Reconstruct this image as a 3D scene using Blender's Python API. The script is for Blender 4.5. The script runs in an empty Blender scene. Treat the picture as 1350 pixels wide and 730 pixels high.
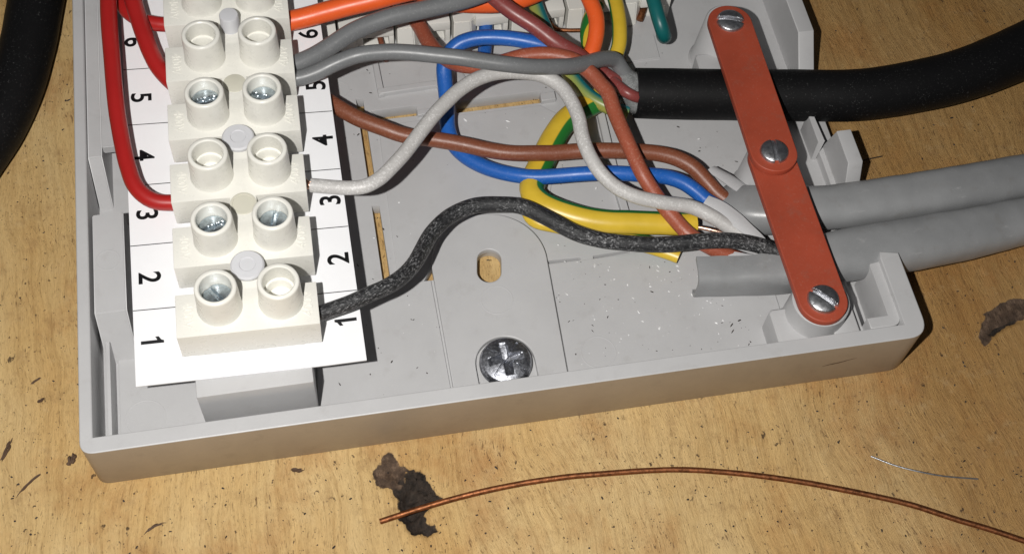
import bpy, bmesh, math, random
import numpy as np
from mathutils import Vector, Matrix, noise

random.seed(7)
rng = np.random.default_rng(7)
S = bpy.context.scene
COL = S.collection
MM = 0.001                                   # everything below is laid out in millimetres

# ------------------------------------------------------------------ camera
FOC, CX, CY = 1701.93, 675.0, 365.0          # focal length in photo pixels, photo centre
CAM = np.array([33.71688296, -68.54596256, 163.16604369])
ROT = np.array([[0.98254486, -0.17737268, 0.05607617], [-0.1259557, -0.85615576, -0.5011312], [0.13689692, 0.48532077, -0.86355253]])
cam = bpy.data.cameras.new('camera')
cam.sensor_width = 36.0
cam.lens = FOC / 1350.0 * 36.0
cam.clip_start = 0.005
cam.clip_end = 5.0
camo = bpy.data.objects.new('camera', cam)
COL.objects.link(camo)
m = Matrix.Identity(4)
for i in range(3):
    m[i][0] = ROT[0][i]; m[i][1] = -ROT[1][i]; m[i][2] = -ROT[2][i]
    m[i][3] = CAM[i] * MM
camo.matrix_world = m
S.camera = camo

# ------------------------------------------------------------------ light
w = bpy.data.worlds.new('World'); S.world = w; w.use_nodes = True
w.node_tree.nodes['Background'].inputs[0].default_value = (0.92, 0.94, 1.0, 1)
w.node_tree.nodes['Background'].inputs[1].default_value = 0.038
lamp = bpy.data.lights.new('phone_flash', 'SPOT')
lamp.energy = 1.5
lamp.color = (1.0, 0.975, 0.94)
lamp.shadow_soft_size = 0.0014
lamp.spot_size = math.radians(128)
lamp.spot_blend = 0.9
lampo = bpy.data.objects.new('phone_flash', lamp)
LP = Vector((13.0, -65.0, 165.0))
lampo.location = LP * MM
lampo.rotation_euler = (Vector((48.0, 42.0, 5.0)) - LP).to_track_quat('-Z', 'Y').to_euler()
COL.objects.link(lampo)
S.view_settings.view_transform = 'Standard'
S.view_settings.look = 'None'
S.view_settings.exposure = 0.0
S.view_settings.gamma = 1.0
S.render.engine = 'CYCLES'
S.render.resolution_x, S.render.resolution_y = 1024, 553


def at(px, py, z):
    """point of the place, at height z (mm), that the photo shows at (px, py)"""
    d = ROT.T @ np.array([(px - CX) / FOC, (py - CY) / FOC, 1.0])
    return Vector(CAM + d * (z - CAM[2]) / d[2])


def px_per_mm(P):
    return FOC / float((ROT @ (np.array(P) - CAM))[2])


# ------------------------------------------------------------------ materials
def node(nt, typ, **kw):
    n = nt.nodes.new(typ)
    for k, v in kw.items():
        setattr(n, k, v)
    return n


def ramp(nt, fac, stops):
    r = node(nt, 'ShaderNodeValToRGB')
    e = r.color_ramp.elements
    while len(e) < len(stops):
        e.new(0.5)
    for el, (p, c) in zip(e, stops):
        el.position = p
        el.color = c if len(c) == 4 else (*c, 1)
    nt.links.new(fac, r.inputs[0])
    return r.outputs[0]


def mixc(nt, fac, a, b, blend='MIX'):
    n = node(nt, 'ShaderNodeMix', data_type='RGBA', blend_type=blend)
    for sock, v in ((n.inputs[0], fac), (n.inputs[6], a), (n.inputs[7], b)):
        if hasattr(v, 'node'):
            nt.links.new(v, sock)
        elif isinstance(v, (int, float)):
            sock.default_value = v
        else:
            sock.default_value = (*v[:3], 1)
    return n.outputs[2]


def noise_tex(nt, vec, scale, detail=3, rough=0.55, stretch=None, loc=None):
    if stretch or loc:
        mp = node(nt, 'ShaderNodeMapping')
        nt.links.new(vec, mp.inputs[0])
        if stretch:
            mp.inputs['Scale'].default_value = stretch
        if loc:
            mp.inputs['Location'].default_value = loc
        vec = mp.outputs[0]
    n = node(nt, 'ShaderNodeTexNoise')
    n.inputs['Scale'].default_value = scale
    n.inputs['Detail'].default_value = detail
    n.inputs['Roughness'].default_value = rough
    nt.links.new(vec, n.inputs['Vector'])
    return n.outputs['Fac']


def material(name, rough=0.5, metallic=0.0, spec=0.5):
    mt = bpy.data.materials.new(name)
    mt.use_nodes = True
    nt = mt.node_tree
    b = nt.nodes['Principled BSDF']
    b.inputs['Roughness'].default_value = rough
    b.inputs['Metallic'].default_value = metallic
    b.inputs['Specular IOR Level'].default_value = spec
    tc = node(nt, 'ShaderNodeTexCoord')
    # work in millimetres
    mp = node(nt, 'ShaderNodeMapping')
    mp.inputs['Scale'].default_value = (1000, 1000, 1000)
    nt.links.new(tc.outputs['Object'], mp.inputs[0])
    return mt, nt, b, mp.outputs[0], tc.outputs['UV']


def bump(nt, b, h, strength=0.2, dist=0.0001):
    n = node(nt, 'ShaderNodeBump')
    n.inputs['Strength'].default_value = strength
    n.inputs['Distance'].default_value = dist
    nt.links.new(h, n.inputs['Height'])
    nt.links.new(n.outputs[0], b.inputs['Normal'])


def plastic(name, col, rough=0.45, var=0.06, speck=0.0, cover=0.56, speck_col=(0.8, 0.8, 0.78), bumpy=0.08, spec=0.5, dirt=0.0, fine=3.2, streak=False):
    mt, nt, b, v, uv = material(name, rough, 0, spec)
    n1 = noise_tex(nt, v, 0.12, 5, 0.6)
    c = ramp(nt, n1, [(0.3, tuple(x * (1 - var) for x in col)), (0.7, tuple(min(1, x * (1 + var)) for x in col))])
    if dirt:
        n3 = noise_tex(nt, v, 0.35, 6, 0.7)
        d = ramp(nt, n3, [(0.56, (0, 0, 0)), (0.8, (dirt,) * 3)])
        c = mixc(nt, d, c, (0.16, 0.13, 0.10))
    if speck:
        n2 = noise_tex(nt, v, fine, 4, 0.75)
        n4 = noise_tex(nt, v, 0.3, 3, 0.6)
        mth = node(nt, 'ShaderNodeMath', operation='MULTIPLY')
        nt.links.new(ramp(nt, n2, [(cover, (0, 0, 0)), (cover + 0.13, (1, 1, 1))]), mth.inputs[0])
        nt.links.new(ramp(nt, n4, [(0.35, (0.15,) * 3), (0.6, (speck,) * 3)]), mth.inputs[1])
        c = mixc(nt, mth.outputs[0], c, speck_col)
    if streak:                                  # pale scuffs, most of them along the length
        for st_, lo_, cc_ in (((22, 0.35, 1), 0.625, 5), ((12, 0.8, 1), 0.69, 31)):
            n5 = noise_tex(nt, uv, 0.55, 5, 0.7, stretch=st_, loc=(cc_, cc_, 0))
            c = mixc(nt, ramp(nt, n5, [(lo_, (0, 0, 0)), (lo_ + .10, (.42,) * 3)]), c, (0.45, 0.45, 0.45))
    nt.links.new(c, b.inputs['Base Color'])
    nr = noise_tex(nt, v, 0.8, 4)
    rr = node(nt, 'ShaderNodeMapRange')
    rr.inputs[3].default_value = rough - 0.08
    rr.inputs[4].default_value = rough + 0.12
    nt.links.new(nr, rr.inputs[0]); nt.links.new(rr.outputs[0], b.inputs['Roughness'])
    bump(nt, b, noise_tex(nt, v, 5.0, 3), bumpy, 0.0001)
    return mt


M = {}
M['grey_plastic'] = plastic('grey_plastic', (0.475, 0.474, 0.478), 0.40, 0.045, bumpy=0.07, dirt=0.16, speck=0.12, cover=0.6)
M['grey_plastic_shaded_dirty'] = plastic('grey_plastic_shaded_dirty', (0.325, 0.262, 0.195), 0.36, 0.07, bumpy=0.06, dirt=0.35)  # brown base colour holds shade and wood bounce, dirt blotches on top
M['cream_plastic'] = plastic('cream_plastic', (0.75, 0.74, 0.685), 0.27, 0.03, bumpy=0.04, dirt=0.10)
M['pin_plastic'] = plastic('pin_plastic', (0.57, 0.575, 0.60), 0.4, 0.03, bumpy=0.04)
M['connector_plastic'] = plastic('connector_plastic', (0.74, 0.73, 0.685), 0.35, 0.03, bumpy=0.05)
M['plug_plastic'] = plastic('plug_plastic', (0.56, 0.545, 0.46), 0.4, 0.03, bumpy=0.04)
M['card'] = plastic('card', (0.86, 0.865, 0.885), 0.55, 0.015, bumpy=0.03)
M['ink'] = plastic('ink', (0.012, 0.012, 0.014), 0.5, 0.1)
M['grey_insulation'] = plastic('grey_insulation', (0.165, 0.17, 0.175), 0.37, 0.06, speck=0.10, bumpy=0.06)
M['red_insulation'] = plastic('red_insulation', (0.36, 0.014, 0.013), 0.35, 0.06, bumpy=0.04)
M['orange_insulation'] = plastic('orange_insulation', (0.80, 0.115, 0.022), 0.36, 0.06, speck=0.16, speck_col=(0.9, 0.45, 0.25), bumpy=0.08)
M['brown_insulation'] = plastic('brown_insulation', (0.20, 0.062, 0.030), 0.40, 0.1, speck=0.24, cover=0.53, speck_col=(0.55, 0.36, 0.28), bumpy=0.2)
M['salmon_insulation'] = plastic('salmon_insulation', (0.33, 0.082, 0.043), 0.42, 0.1, speck=0.42, cover=0.54, speck_col=(0.68, 0.42, 0.32), bumpy=0.25)
M['maroon_insulation'] = plastic('maroon_insulation', (0.23, 0.050, 0.045), 0.36, 0.06, speck=0.1, bumpy=0.06)
M['blue_insulation'] = plastic('blue_insulation', (0.015, 0.11, 0.43), 0.36, 0.08, speck=0.25, speck_col=(0.35, 0.5, 0.8), bumpy=0.1)
M['white_insulation'] = plastic('white_insulation', (0.49, 0.478, 0.465), 0.42, 0.06, speck=0.6, cover=0.50, speck_col=(0.86, 0.85, 0.84), bumpy=0.25, dirt=0.12)
M['black_insulation_old'] = plastic('black_insulation', (0.020, 0.021, 0.024), 0.55, 0.1, speck=1.0, cover=0.505, speck_col=(0.50, 0.50, 0.52), bumpy=0.9, fine=4.6)
M['teal_insulation'] = plastic('teal_insulation', (0.006, 0.115, 0.115), 0.36, 0.06, bumpy=0.05)
M['black_sheath'] = plastic('black_sheath', (0.0055, 0.0055, 0.006), 0.55, 0.1, speck=0.03, cover=0.6, bumpy=0.03, spec=0.18)
M['grey_sheath'] = plastic('grey_sheath', (0.265, 0.27, 0.275), 0.33, 0.12, speck=0.12, cover=0.6, bumpy=0.08, dirt=0.35, streak=True)
M['sheath_inside'] = plastic('sheath_inside', (0.55, 0.55, 0.56), 0.5, 0.08, speck=0.3, bumpy=0.2)
M['red_fibre'] = plastic('red_fibre', (0.36, 0.062, 0.030), 0.50, 0.14, speck=0.3, cover=0.58, speck_col=(0.55, 0.27, 0.2), bumpy=0.16, dirt=0.35)
M['dark_debris'] = plastic('dark_debris', (0.03, 0.022, 0.017), 0.7, 0.3)
M['light_debris'] = plastic('light_debris', (0.74, 0.74, 0.74), 0.4, 0.1)
M['splinter'] = plastic('splinter', (0.085, 0.048, 0.026), 0.7, 0.3)
M['filler'] = plastic('filler', (0.16, 0.165, 0.165), 0.3, 0.2, speck=0.3, bumpy=0.4)


def metal(name, col, rough, scratch=0.5, dark=0.0):
    mt, nt, b, v, uv = material(name, rough, 1.0)
    n = noise_tex(nt, v, 1.3, 6, 0.7)
    c = ramp(nt, n, [(0.35, tuple(x * (1 - scratch) for x in col)), (0.6, col)])
    if dark:
        n2 = noise_tex(nt, v, 2.6, 6, 0.8, loc=(3, 1, 0))
        d = ramp(nt, n2, [(0.44, (dark,) * 3), (0.6, (0, 0, 0))])
        c = mixc(nt, d, c, (0.05, 0.052, 0.06))
    nt.links.new(c, b.inputs['Base Color'])
    rr = node(nt, 'ShaderNodeMapRange')
    rr.inputs[3].default_value = rough * 0.7; rr.inputs[4].default_value = rough * 1.5
    nt.links.new(noise_tex(nt, v, 2.5, 4), rr.inputs[0]); nt.links.new(rr.outputs[0], b.inputs['Roughness'])
    bump(nt, b, noise_tex(nt, v, 3.0, 5, 0.7), 0.35, 0.0001)
    return mt


M['steel'] = metal('steel', (0.72, 0.73, 0.76), 0.34, 0.35)
M['dark_zinc'] = metal('dark_zinc', (0.66, 0.68, 0.74), 0.40, 0.4, dark=0.6)
M['terminal_zinc'] = metal('terminal_zinc', (0.62, 0.70, 0.76), 0.3, 0.4)
M['copper'] = metal('copper', (0.36, 0.145, 0.065), 0.5, 0.6)
M['bright_copper'] = metal('bright_copper', (0.85, 0.55, 0.42), 0.3, 0.3)


def striped():
    mt, nt, b, v, uv = material('green_yellow_insulation', 0.36)
    sx = node(nt, 'ShaderNodeSeparateXYZ'); nt.links.new(uv, sx.inputs[0])
    f = ramp(nt, sx.outputs[0], [(0.0, (1, 1, 1)), (0.185, (1, 1, 1)), (0.20, (0, 0, 0)), (0.54, (0, 0, 0)), (0.555, (1, 1, 1)), (0.72, (1, 1, 1)), (0.735, (0, 0, 0)), (0.945, (0, 0, 0)), (0.96, (1, 1, 1))])
    n = noise_tex(nt, v, 0.3, 4)
    y = ramp(nt, n, [(0.3, (0.60, 0.41, 0.030)), (0.7, (0.70, 0.48, 0.045))])
    c = mixc(nt, f, y, (0.018, 0.165, 0.028))
    nt.links.new(c, b.inputs['Base Color'])
    bump(nt, b, noise_tex(nt, v, 2.5, 3), 0.08)
    return mt


M['green_yellow_insulation'] = striped()


def striped_teal():
    mt, nt, b, v, uv = material('teal_yellow_insulation', 0.36)
    sx = node(nt, 'ShaderNodeSeparateXYZ'); nt.links.new(uv, sx.inputs[0])
    f = ramp(nt, sx.outputs[0], [(0.0, (0.006, 0.14, 0.17)), (0.20, (0.006, 0.15, 0.17)), (0.30, (0.20, 0.27, 0.07)), (0.45, (0.36, 0.33, 0.07)), (0.55, (0.2, 0.27, 0.06)), (0.66, (0.01, 0.13, 0.14))])
    nt.links.new(f, b.inputs['Base Color'])
    return mt


M['teal_yellow_insulation'] = striped_teal()


def clear_gel():
    mt, nt, b, v, uv = material('smoky_sleeve', 0.25)
    b.inputs['Transmission Weight'].default_value = 0.55
    b.inputs['IOR'].default_value = 1.3
    n = noise_tex(nt, v, 0.9, 5, 0.7)
    nt.links.new(ramp(nt, n, [(0.35, (0.30, 0.31, 0.31)), (0.65, (0.62, 0.64, 0.64))]), b.inputs['Base Color'])
    bump(nt, b, noise_tex(nt, v, 1.2, 5, 0.7), 0.6, 0.0003)
    return mt


M['smoky_sleeve'] = clear_gel()


def wood_mat():
    mt, nt, b, v, uv = material('plywood', 0.58, 0, 0.3)
    # slight slant of the grain
    rot = node(nt, 'ShaderNodeMapping'); rot.inputs['Rotation'].default_value = (0, 0, math.radians(-3))
    nt.links.new(v, rot.inputs[0]); g = rot.outputs[0]
    warp = node(nt, 'ShaderNodeTexNoise'); warp.inputs['Scale'].default_value = 0.03; warp.inputs['Detail'].default_value = 3
    nt.links.new(g, warp.inputs['Vector'])
    wv = node(nt, 'ShaderNodeVectorMath', operation='MULTIPLY_ADD')
    nt.links.new(warp.outputs['Color'], wv.inputs[0]); wv.inputs[1].default_value = (9, 9, 0); nt.links.new(g, wv.inputs[2])
    g = wv.outputs[0]
    big = noise_tex(nt, g, 0.05, 5, 0.6, stretch=(1, 0.25, 1))
    base = ramp(nt, big, [(0.28, (0.51, 0.290, 0.100)), (0.42, (0.62, 0.412, 0.172)), (0.58, (0.67, 0.480, 0.228)), (0.75, (0.57, 0.350, 0.132))])
    # a darker, browner strip along the right hand side of the board
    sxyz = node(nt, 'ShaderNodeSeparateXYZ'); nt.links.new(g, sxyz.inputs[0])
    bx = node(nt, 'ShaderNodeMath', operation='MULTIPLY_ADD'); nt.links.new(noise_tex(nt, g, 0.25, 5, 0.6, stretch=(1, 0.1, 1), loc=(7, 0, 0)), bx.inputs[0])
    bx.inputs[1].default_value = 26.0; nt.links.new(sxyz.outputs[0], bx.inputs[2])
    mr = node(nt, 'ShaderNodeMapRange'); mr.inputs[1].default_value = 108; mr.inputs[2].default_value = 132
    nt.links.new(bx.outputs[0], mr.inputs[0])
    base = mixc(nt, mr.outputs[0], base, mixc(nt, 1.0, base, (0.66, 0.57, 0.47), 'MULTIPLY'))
    # blotchy brown staining
    st = noise_tex(nt, v, 0.07, 6, 0.68, stretch=(1, 0.7, 1), loc=(31, 77, 0))
    base = mixc(nt, ramp(nt, st, [(0.50, (0, 0, 0)), (0.72, (0.75,) * 3)]), base, (0.40, 0.180, 0.052))
    st2 = noise_tex(nt, v, 0.22, 6, 0.72, loc=(3, 17, 0))
    base = mixc(nt, ramp(nt, st2, [(0.54, (0, 0, 0)), (0.74, (0.5,) * 3)]), base, (0.28, 0.155, 0.068))
    pale = noise_tex(nt, v, 0.35, 6, 0.7, loc=(63, 7, 0))
    base = mixc(nt, ramp(nt, pale, [(0.55, (0, 0, 0)), (0.75, (0.35,) * 3)]), base, (0.68, 0.51, 0.28))
    # fibre: broad and fine
    fib0 = noise_tex(nt, g, 1.3, 6, 0.75, stretch=(1, 0.045, 1), loc=(17, 0, 0))
    base = mixc(nt, 0.55, base, ramp(nt, fib0, [(0.32, (0.62, 0.55, 0.47)), (0.52, (1, 1, 1)), (0.72, (1.15, 1.14, 1.10))]), 'MULTIPLY')
    fib = noise_tex(nt, g, 5.0, 6, 0.8, stretch=(1, 0.13, 1))
    base = mixc(nt, 0.62, base, ramp(nt, fib, [(0.34, (0.45, 0.38, 0.31)), (0.46, (0.97, 0.96, 0.95)), (0.56, (1, 1, 1)), (0.72, (1.22, 1.2, 1.15))]), 'MULTIPLY')
    # pores: short dark strokes along the grain, crowded in places
    gate = noise_tex(nt, g, 0.11, 4, 0.65, loc=(5, 9, 0))
    gt = ramp(nt, gate, [(0.40, (0.12,) * 3), (0.60, (1,) * 3)])
    for sc_, st_, lo_, lc_ in ((2.8, 0.20, 0.615, 40), (4.6, 0.3, 0.63, 90)):
        dash = noise_tex(nt, g, sc_, 3, 0.6, stretch=(1, st_, 1), loc=(lc_, 0, 0))
        mul = node(nt, 'ShaderNodeMath', operation='MULTIPLY')
        nt.links.new(ramp(nt, dash, [(lo_, (0, 0, 0)), (lo_ + .06, (0.8,) * 3)]), mul.inputs[0])
        nt.links.new(gt, mul.inputs[1])
        base = mixc(nt, mul.outputs[0], base, (0.13, 0.068, 0.028))
    # dirt specks, small and smaller
    for sc_, lo_, lc_ in ((0.8, 0.66, 11), (1.5, 0.655, 23), (0.36, 0.68, 57)):
        sp = noise_tex(nt, v, sc_, 4, 0.65, loc=(lc_, 3, 0), stretch=(1, .7, 1))
        base = mixc(nt, ramp(nt, sp, [(lo_, (0, 0, 0)), (lo_ + .035, (0.85,) * 3)]), base, (0.05, 0.03, 0.018))
    # char and filler smears carried by the mesh
    va = node(nt, 'ShaderNodeVertexColor'); va.layer_name = 'marks'
    se = node(nt, 'ShaderNodeSeparateColor'); nt.links.new(va.outputs[0], se.inputs[0])
    en = noise_tex(nt, v, 0.9, 5, 0.7)
    def thr(ch):
        a = node(nt, 'ShaderNodeMath', operation='ADD'); nt.links.new(se.outputs[ch], a.inputs[0])
        s2 = node(nt, 'ShaderNodeMath', operation='MULTIPLY_ADD'); nt.links.new(en, s2.inputs[0]); s2.inputs[1].default_value = 0.7; s2.inputs[2].default_value = -0.35
        nt.links.new(s2.outputs[0], a.inputs[1])
        return ramp(nt, a.outputs[0], [(0.42, (0, 0, 0)), (0.58, (1, 1, 1))])
    smear_tone = ramp(nt, noise_tex(nt, v, 0.8, 6, 0.7), [(0.3, (0.035, 0.022, 0.015)), (0.52, (0.10, 0.064, 0.042)), (0.74, (0.23, 0.155, 0.105))])
    base = mixc(nt, thr(1), base, smear_tone)
    char_tone = ramp(nt, noise_tex(nt, v, 1.1, 6, 0.7), [(0.3, (0.006, 0.005, 0.004)), (0.68, (0.06, 0.043, 0.032))])
    base = mixc(nt, thr(0), base, char_tone)
    nt.links.new(base, b.inputs['Base Color'])
    hs = node(nt, 'ShaderNodeMath', operation='ADD'); nt.links.new(fib, hs.inputs[0]); hs.use_clamp = False
    nt.links.new(fib0, hs.inputs[1])
    bump(nt, b, hs.outputs[0], 0.8, 0.0003)
    return mt


def scuffed_black():
    mt, nt, b, v, uv = material('black_insulation', 0.42, 0, 0.5)
    base = (0.014, 0.0145, 0.016)
    n1 = noise_tex(nt, uv, 1.5, 5, 0.8, stretch=(16, 1.1, 1))
    n2 = noise_tex(nt, uv, 0.16, 4, 0.65, stretch=(2, 1, 1), loc=(9, 4, 0))
    n3 = noise_tex(nt, v, 4.5, 4, 0.75)
    m1 = node(nt, 'ShaderNodeMath', operation='MULTIPLY')
    nt.links.new(ramp(nt, n1, [(0.50, (0, 0, 0)), (0.62, (1, 1, 1))]), m1.inputs[0])
    nt.links.new(ramp(nt, n2, [(0.36, (0.12,) * 3), (0.60, (1, 1, 1))]), m1.inputs[1])
    m2 = node(nt, 'ShaderNodeMath', operation='MULTIPLY')
    nt.links.new(m1.outputs[0], m2.inputs[0]); nt.links.new(ramp(nt, n3, [(0.38, (0.1,) * 3), (0.58, (1, 1, 1))]), m2.inputs[1])
    nt.links.new(mixc(nt, m2.outputs[0], base, (0.52, 0.52, 0.53)), b.inputs['Base Color'])
    h = node(nt, 'ShaderNodeMath', operation='ADD'); nt.links.new(n1, h.inputs[0]); nt.links.new(n3, h.inputs[1])
    bump(nt, b, h.outputs[0], 0.7, 0.00012)
    return mt


del M['black_insulation_old']
M['black_insulation'] = scuffed_black()
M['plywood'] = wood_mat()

# ------------------------------------------------------------------ mesh helpers (millimetres in, metres out)
ORG = {}                                       # origin of each root in mm


def link_mesh(name, verts, faces, mat, parent=None, smooth=35, uvs=None, loc=None):
    """one mesh object; verts in world mm (or in the root's own frame when the root is turned)"""
    if parent is not None:
        o0 = ORG[parent.name]
    else:
        o0 = Vector(loc) if loc is not None else Vector(np.mean(np.array([tuple(v) for v in verts]), 0))
        if loc is None:
            o0.z = min(v[2] for v in verts)
    me = bpy.data.meshes.new(name)
    me.from_pydata([tuple((v[i] - o0[i]) * MM for i in range(3)) for v in verts], [], faces)
    if uvs is not None:
        l = me.uv_layers.new(name='UVMap')
        k = 0
        for f in uvs:
            for u in f:
                l.data[k].uv = u; k += 1
    me.update()
    if smooth:
        me.shade_smooth(); me.set_sharp_from_angle(angle=math.radians(smooth))
    if isinstance(mat, (list, tuple)):
        for x in mat: me.materials.append(x)
    else:
        me.materials.append(mat)
    o = bpy.data.objects.new(name, me)
    COL.objects.link(o)
    if parent is not None:
        o.parent = parent
        ORG[o.name] = o0
    else:
        o.location = o0 * MM
        ORG[o.name] = o0
    return o


def tag(o, label=None, cat=None, group=None, kind=None):
    for k, v in (('label', label), ('category', cat), ('group', group), ('kind', kind)):
        if v: o[k] = v
    return o


def root(name, loc, label, cat, group=None, rot=None):
    o = bpy.data.objects.new(name, None)
    o.empty_display_size = 0.003
    COL.objects.link(o)
    o.location = Vector(loc) * MM
    if rot: o.rotation_euler = rot
    ORG[o.name] = Vector((0, 0, 0)) if rot else Vector(loc)
    return tag(o, label, cat, group)


def bm_out(bm):
    bm.verts.ensure_lookup_table()
    vs = [v.co.copy() for v in bm.verts]
    fs = [[v.index for v in f.verts] for f in bm.faces]
    bm.free()
    return vs, fs


def box_geo(x0, x1, y0, y1, z0, z1, bev=0.2, seg=2):
    bm = bmesh.new()
    bmesh.ops.create_cube(bm, size=1)
    for v in bm.verts:
        v.co = Vector(((x0 + x1) / 2 + v.co.x * (x1 - x0), (y0 + y1) / 2 + v.co.y * (y1 - y0), (z0 + z1) / 2 + v.co.z * (z1 - z0)))
    if bev:
        bmesh.ops.bevel(bm, geom=bm.edges[:], offset=bev, segments=seg, affect='EDGES', profile=0.6)
    bm.verts.index_update()
    return bm_out(bm)


def merge(*geos):
    V, F = [], []
    for v, f in geos:
        n = len(V); V += list(v); F += [[i + n for i in q] for q in f]
    return V, F


def prism_geo(poly, z0, z1, bev=0.2, holes=(), seg=2):
    """outline with holes, extruded upwards, edges eased (made as a filled 2-D curve)"""
    cu = bpy.data.curves.new('tmp', 'CURVE'); cu.dimensions = '2D'; cu.fill_mode = 'BOTH'
    for pl in [poly] + list(holes):
        sp = cu.splines.new('POLY'); sp.points.add(len(pl) - 1)
        for p, q in zip(sp.points, pl): p.co = (q[0], q[1], 0, 1)
        sp.use_cyclic_u = True
    h = (z1 - z0) / 2
    cu.extrude = max(h - bev, 0.001); cu.bevel_depth = bev; cu.bevel_resolution = seg; cu.offset = -bev
    o = bpy.data.objects.new('tmp', cu); COL.objects.link(o)
    dg = bpy.context.evaluated_depsgraph_get(); dg.update()
    me = bpy.data.meshes.new_from_object(o.evaluated_get(dg))
    vs = [Vector((v.co.x, v.co.y, v.co.z + (z0 + z1) / 2)) for v in me.vertices]
    fs = [list(p.vertices) for p in me.polygons]
    bpy.data.objects.remove(o); bpy.data.curves.remove(cu); bpy.data.meshes.remove(me)
    return vs, fs


def text_geo(s, size, z, th, bold=0.0):
    cu = bpy.data.curves.new('tmp', 'FONT'); cu.body = s; cu.size = size
    cu.align_x = 'CENTER'; cu.align_y = 'CENTER'; cu.extrude = th / 2; cu.offset = bold; cu.resolution_u = 6
    o = bpy.data.objects.new('tmp', cu); COL.objects.link(o)
    dg = bpy.context.evaluated_depsgraph_get(); dg.update()
    me = bpy.data.meshes.new_from_object(o.evaluated_get(dg))
    vs = [v.co.copy() for v in me.vertices]
    # centre on the glyph's own box
    mx = (max(v.x for v in vs) + min(v.x for v in vs)) / 2; my = (max(v.y for v in vs) + min(v.y for v in vs)) / 2
    vs = [Vector((v.x - mx, v.y - my, v.z + z)) for v in vs]
    fs = [list(p.vertices) for p in me.polygons]
    bpy.data.objects.remove(o); bpy.data.curves.remove(cu); bpy.data.meshes.remove(me)
    return vs, fs


def rotz(vs, a, c=(0, 0)):
    ca, sa = math.cos(a), math.sin(a)
    return [Vector((c[0] + v[0] * ca - v[1] * sa, c[1] + v[0] * sa + v[1] * ca, v[2])) for v in vs]


def lathe_geo(c, prof, n=36, cap0=True, cap1=True):
    """prof: (radius, z) from the bottom up, around a vertical axis at c"""
    V, F = [], []
    for r, z in prof:
        for k in range(n):
            a = 2 * math.pi * k / n
            V.append(Vector((c[0] + r * math.cos(a), c[1] + r * math.sin(a), z)))
    for i in range(len(prof) - 1):
        for k in range(n):
            F.append([i * n + k, i * n + (k + 1) % n, (i + 1) * n + (k + 1) % n, (i + 1) * n + k])
    if cap0: F.append(list(range(n))[::-1])
    if cap1: F.append([(len(prof) - 1) * n + k for k in range(n)])
    return V, F


def spline(pts, step=0.5):
    """centripetal-ish Catmull-Rom through pts (each a tuple of floats), about step mm apart"""
    P = [np.array(p, float) for p in pts]
    P = [2 * P[0] - P[1]] + P + [2 * P[-1] - P[-2]]
    out = []
    for i in range(1, len(P) - 2):
        p0, p1, p2, p3 = P[i - 1:i + 3]
        d = np.linalg.norm((p2 - p1)[:3]); n = max(2, int(d / step))
        t0 = np.linalg.norm((p1 - p0)[:3]) ** .5 + 1e-6; t1 = d ** .5 + 1e-6; t2 = np.linalg.norm((p3 - p2)[:3]) ** .5 + 1e-6
        m1 = (p2 - p1) + t1 * ((p1 - p0) / t0 - (p2 - p0) / (t0 + t1))
        m2 = (p2 - p1) + t1 * ((p3 - p2) / t2 - (p3 - p1) / (t1 + t2))
        for k in range(n):
            t = k / n; a = t * t * t; b2 = t * t
            out.append((2 * a - 3 * b2 + 1) * p1 + (a - 2 * b2 + t) * m1 + (-2 * a + 3 * b2) * p2 + (a - b2) * m2)
    out.append(P[-2])
    return out


def sweep_geo(pts, flat=1.0, n=16, wob=0.0, twist=0.0, seed=0, cap=True, ring=None, roll=0.0, jit=0.0):
    """pts: (x, y, z, radius) stations.  flat: height over width. ring: list of (a, b) unit section points instead of an ellipse"""
    Q = [Vector(p[:3]) for p in pts]
    if jit:                                     # small unevenness of a hand-bent wire
        Q = [q + noise.noise_vector(q * .16 + Vector((seed * 3.1, 0, 0))) * jit for q in Q]
    R = [p[3] for p in pts]
    T = [(Q[min(i + 1, len(Q) - 1)] - Q[max(i - 1, 0)]).normalized() for i in range(len(Q))]
    up = Vector((0, 0, 1))
    nrm = (up.cross(T[0])); nrm = nrm.normalized() if nrm.length > .05 else Vector((1, 0, 0))
    V, F, U = [], [], []
    if ring is None:
        ring = [(math.cos(2 * math.pi * k / n + roll), math.sin(2 * math.pi * k / n + roll) * flat) for k in range(n)]
    n = len(ring)
    L = 0
    Ls = []
    for i, q in enumerate(Q):
        if i: L += (q - Q[i - 1]).length
        Ls.append(L)
        nrm = (nrm - T[i] * nrm.dot(T[i])).normalized()
        if flat != 1.0:
            h = up.cross(T[i])
            if h.length > .3: nrm = h.normalized()
        b = T[i].cross(nrm)
        tw = twist * L
        for a, c in ring:
            aa = a * math.cos(tw) - c * math.sin(tw); cc = a * math.sin(tw) + c * math.cos(tw)
            r = R[i]
            if wob: r *= 1 + wob * noise.noise(Vector((seed * 7.3 + L * .35, aa * 1.2, cc * 1.2)))
            V.append(q + nrm * aa * r + b * cc * r)
    for i in range(len(Q) - 1):
        for k in range(n):
            k2 = (k + 1) % n
            F.append([i * n + k, i * n + k2, (i + 1) * n + k2, (i + 1) * n + k])
            U.append([(k / n, Ls[i]), ((k + 1) / n, Ls[i]), ((k + 1) / n, Ls[i + 1]), (k / n, Ls[i + 1])])
    if cap:
        F.append(list(range(n))[::-1]); U.append([(0.2, 0)] * n)
        F.append([(len(Q) - 1) * n + k for k in range(n)]); U.append([(0.2, L)] * n)
    return V, F, U


def trace(pp, wpx, step=0.5):
    """pp: (px, py, z[, width px]) -> stations in mm"""
    st = []
    for p in pp:
        P = at(p[0], p[1], p[2])
        st.append((P.x, P.y, P.z, (p[3] if len(p) > 3 else wpx) / px_per_mm(P) / 2))
    return spline(st, step)


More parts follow.
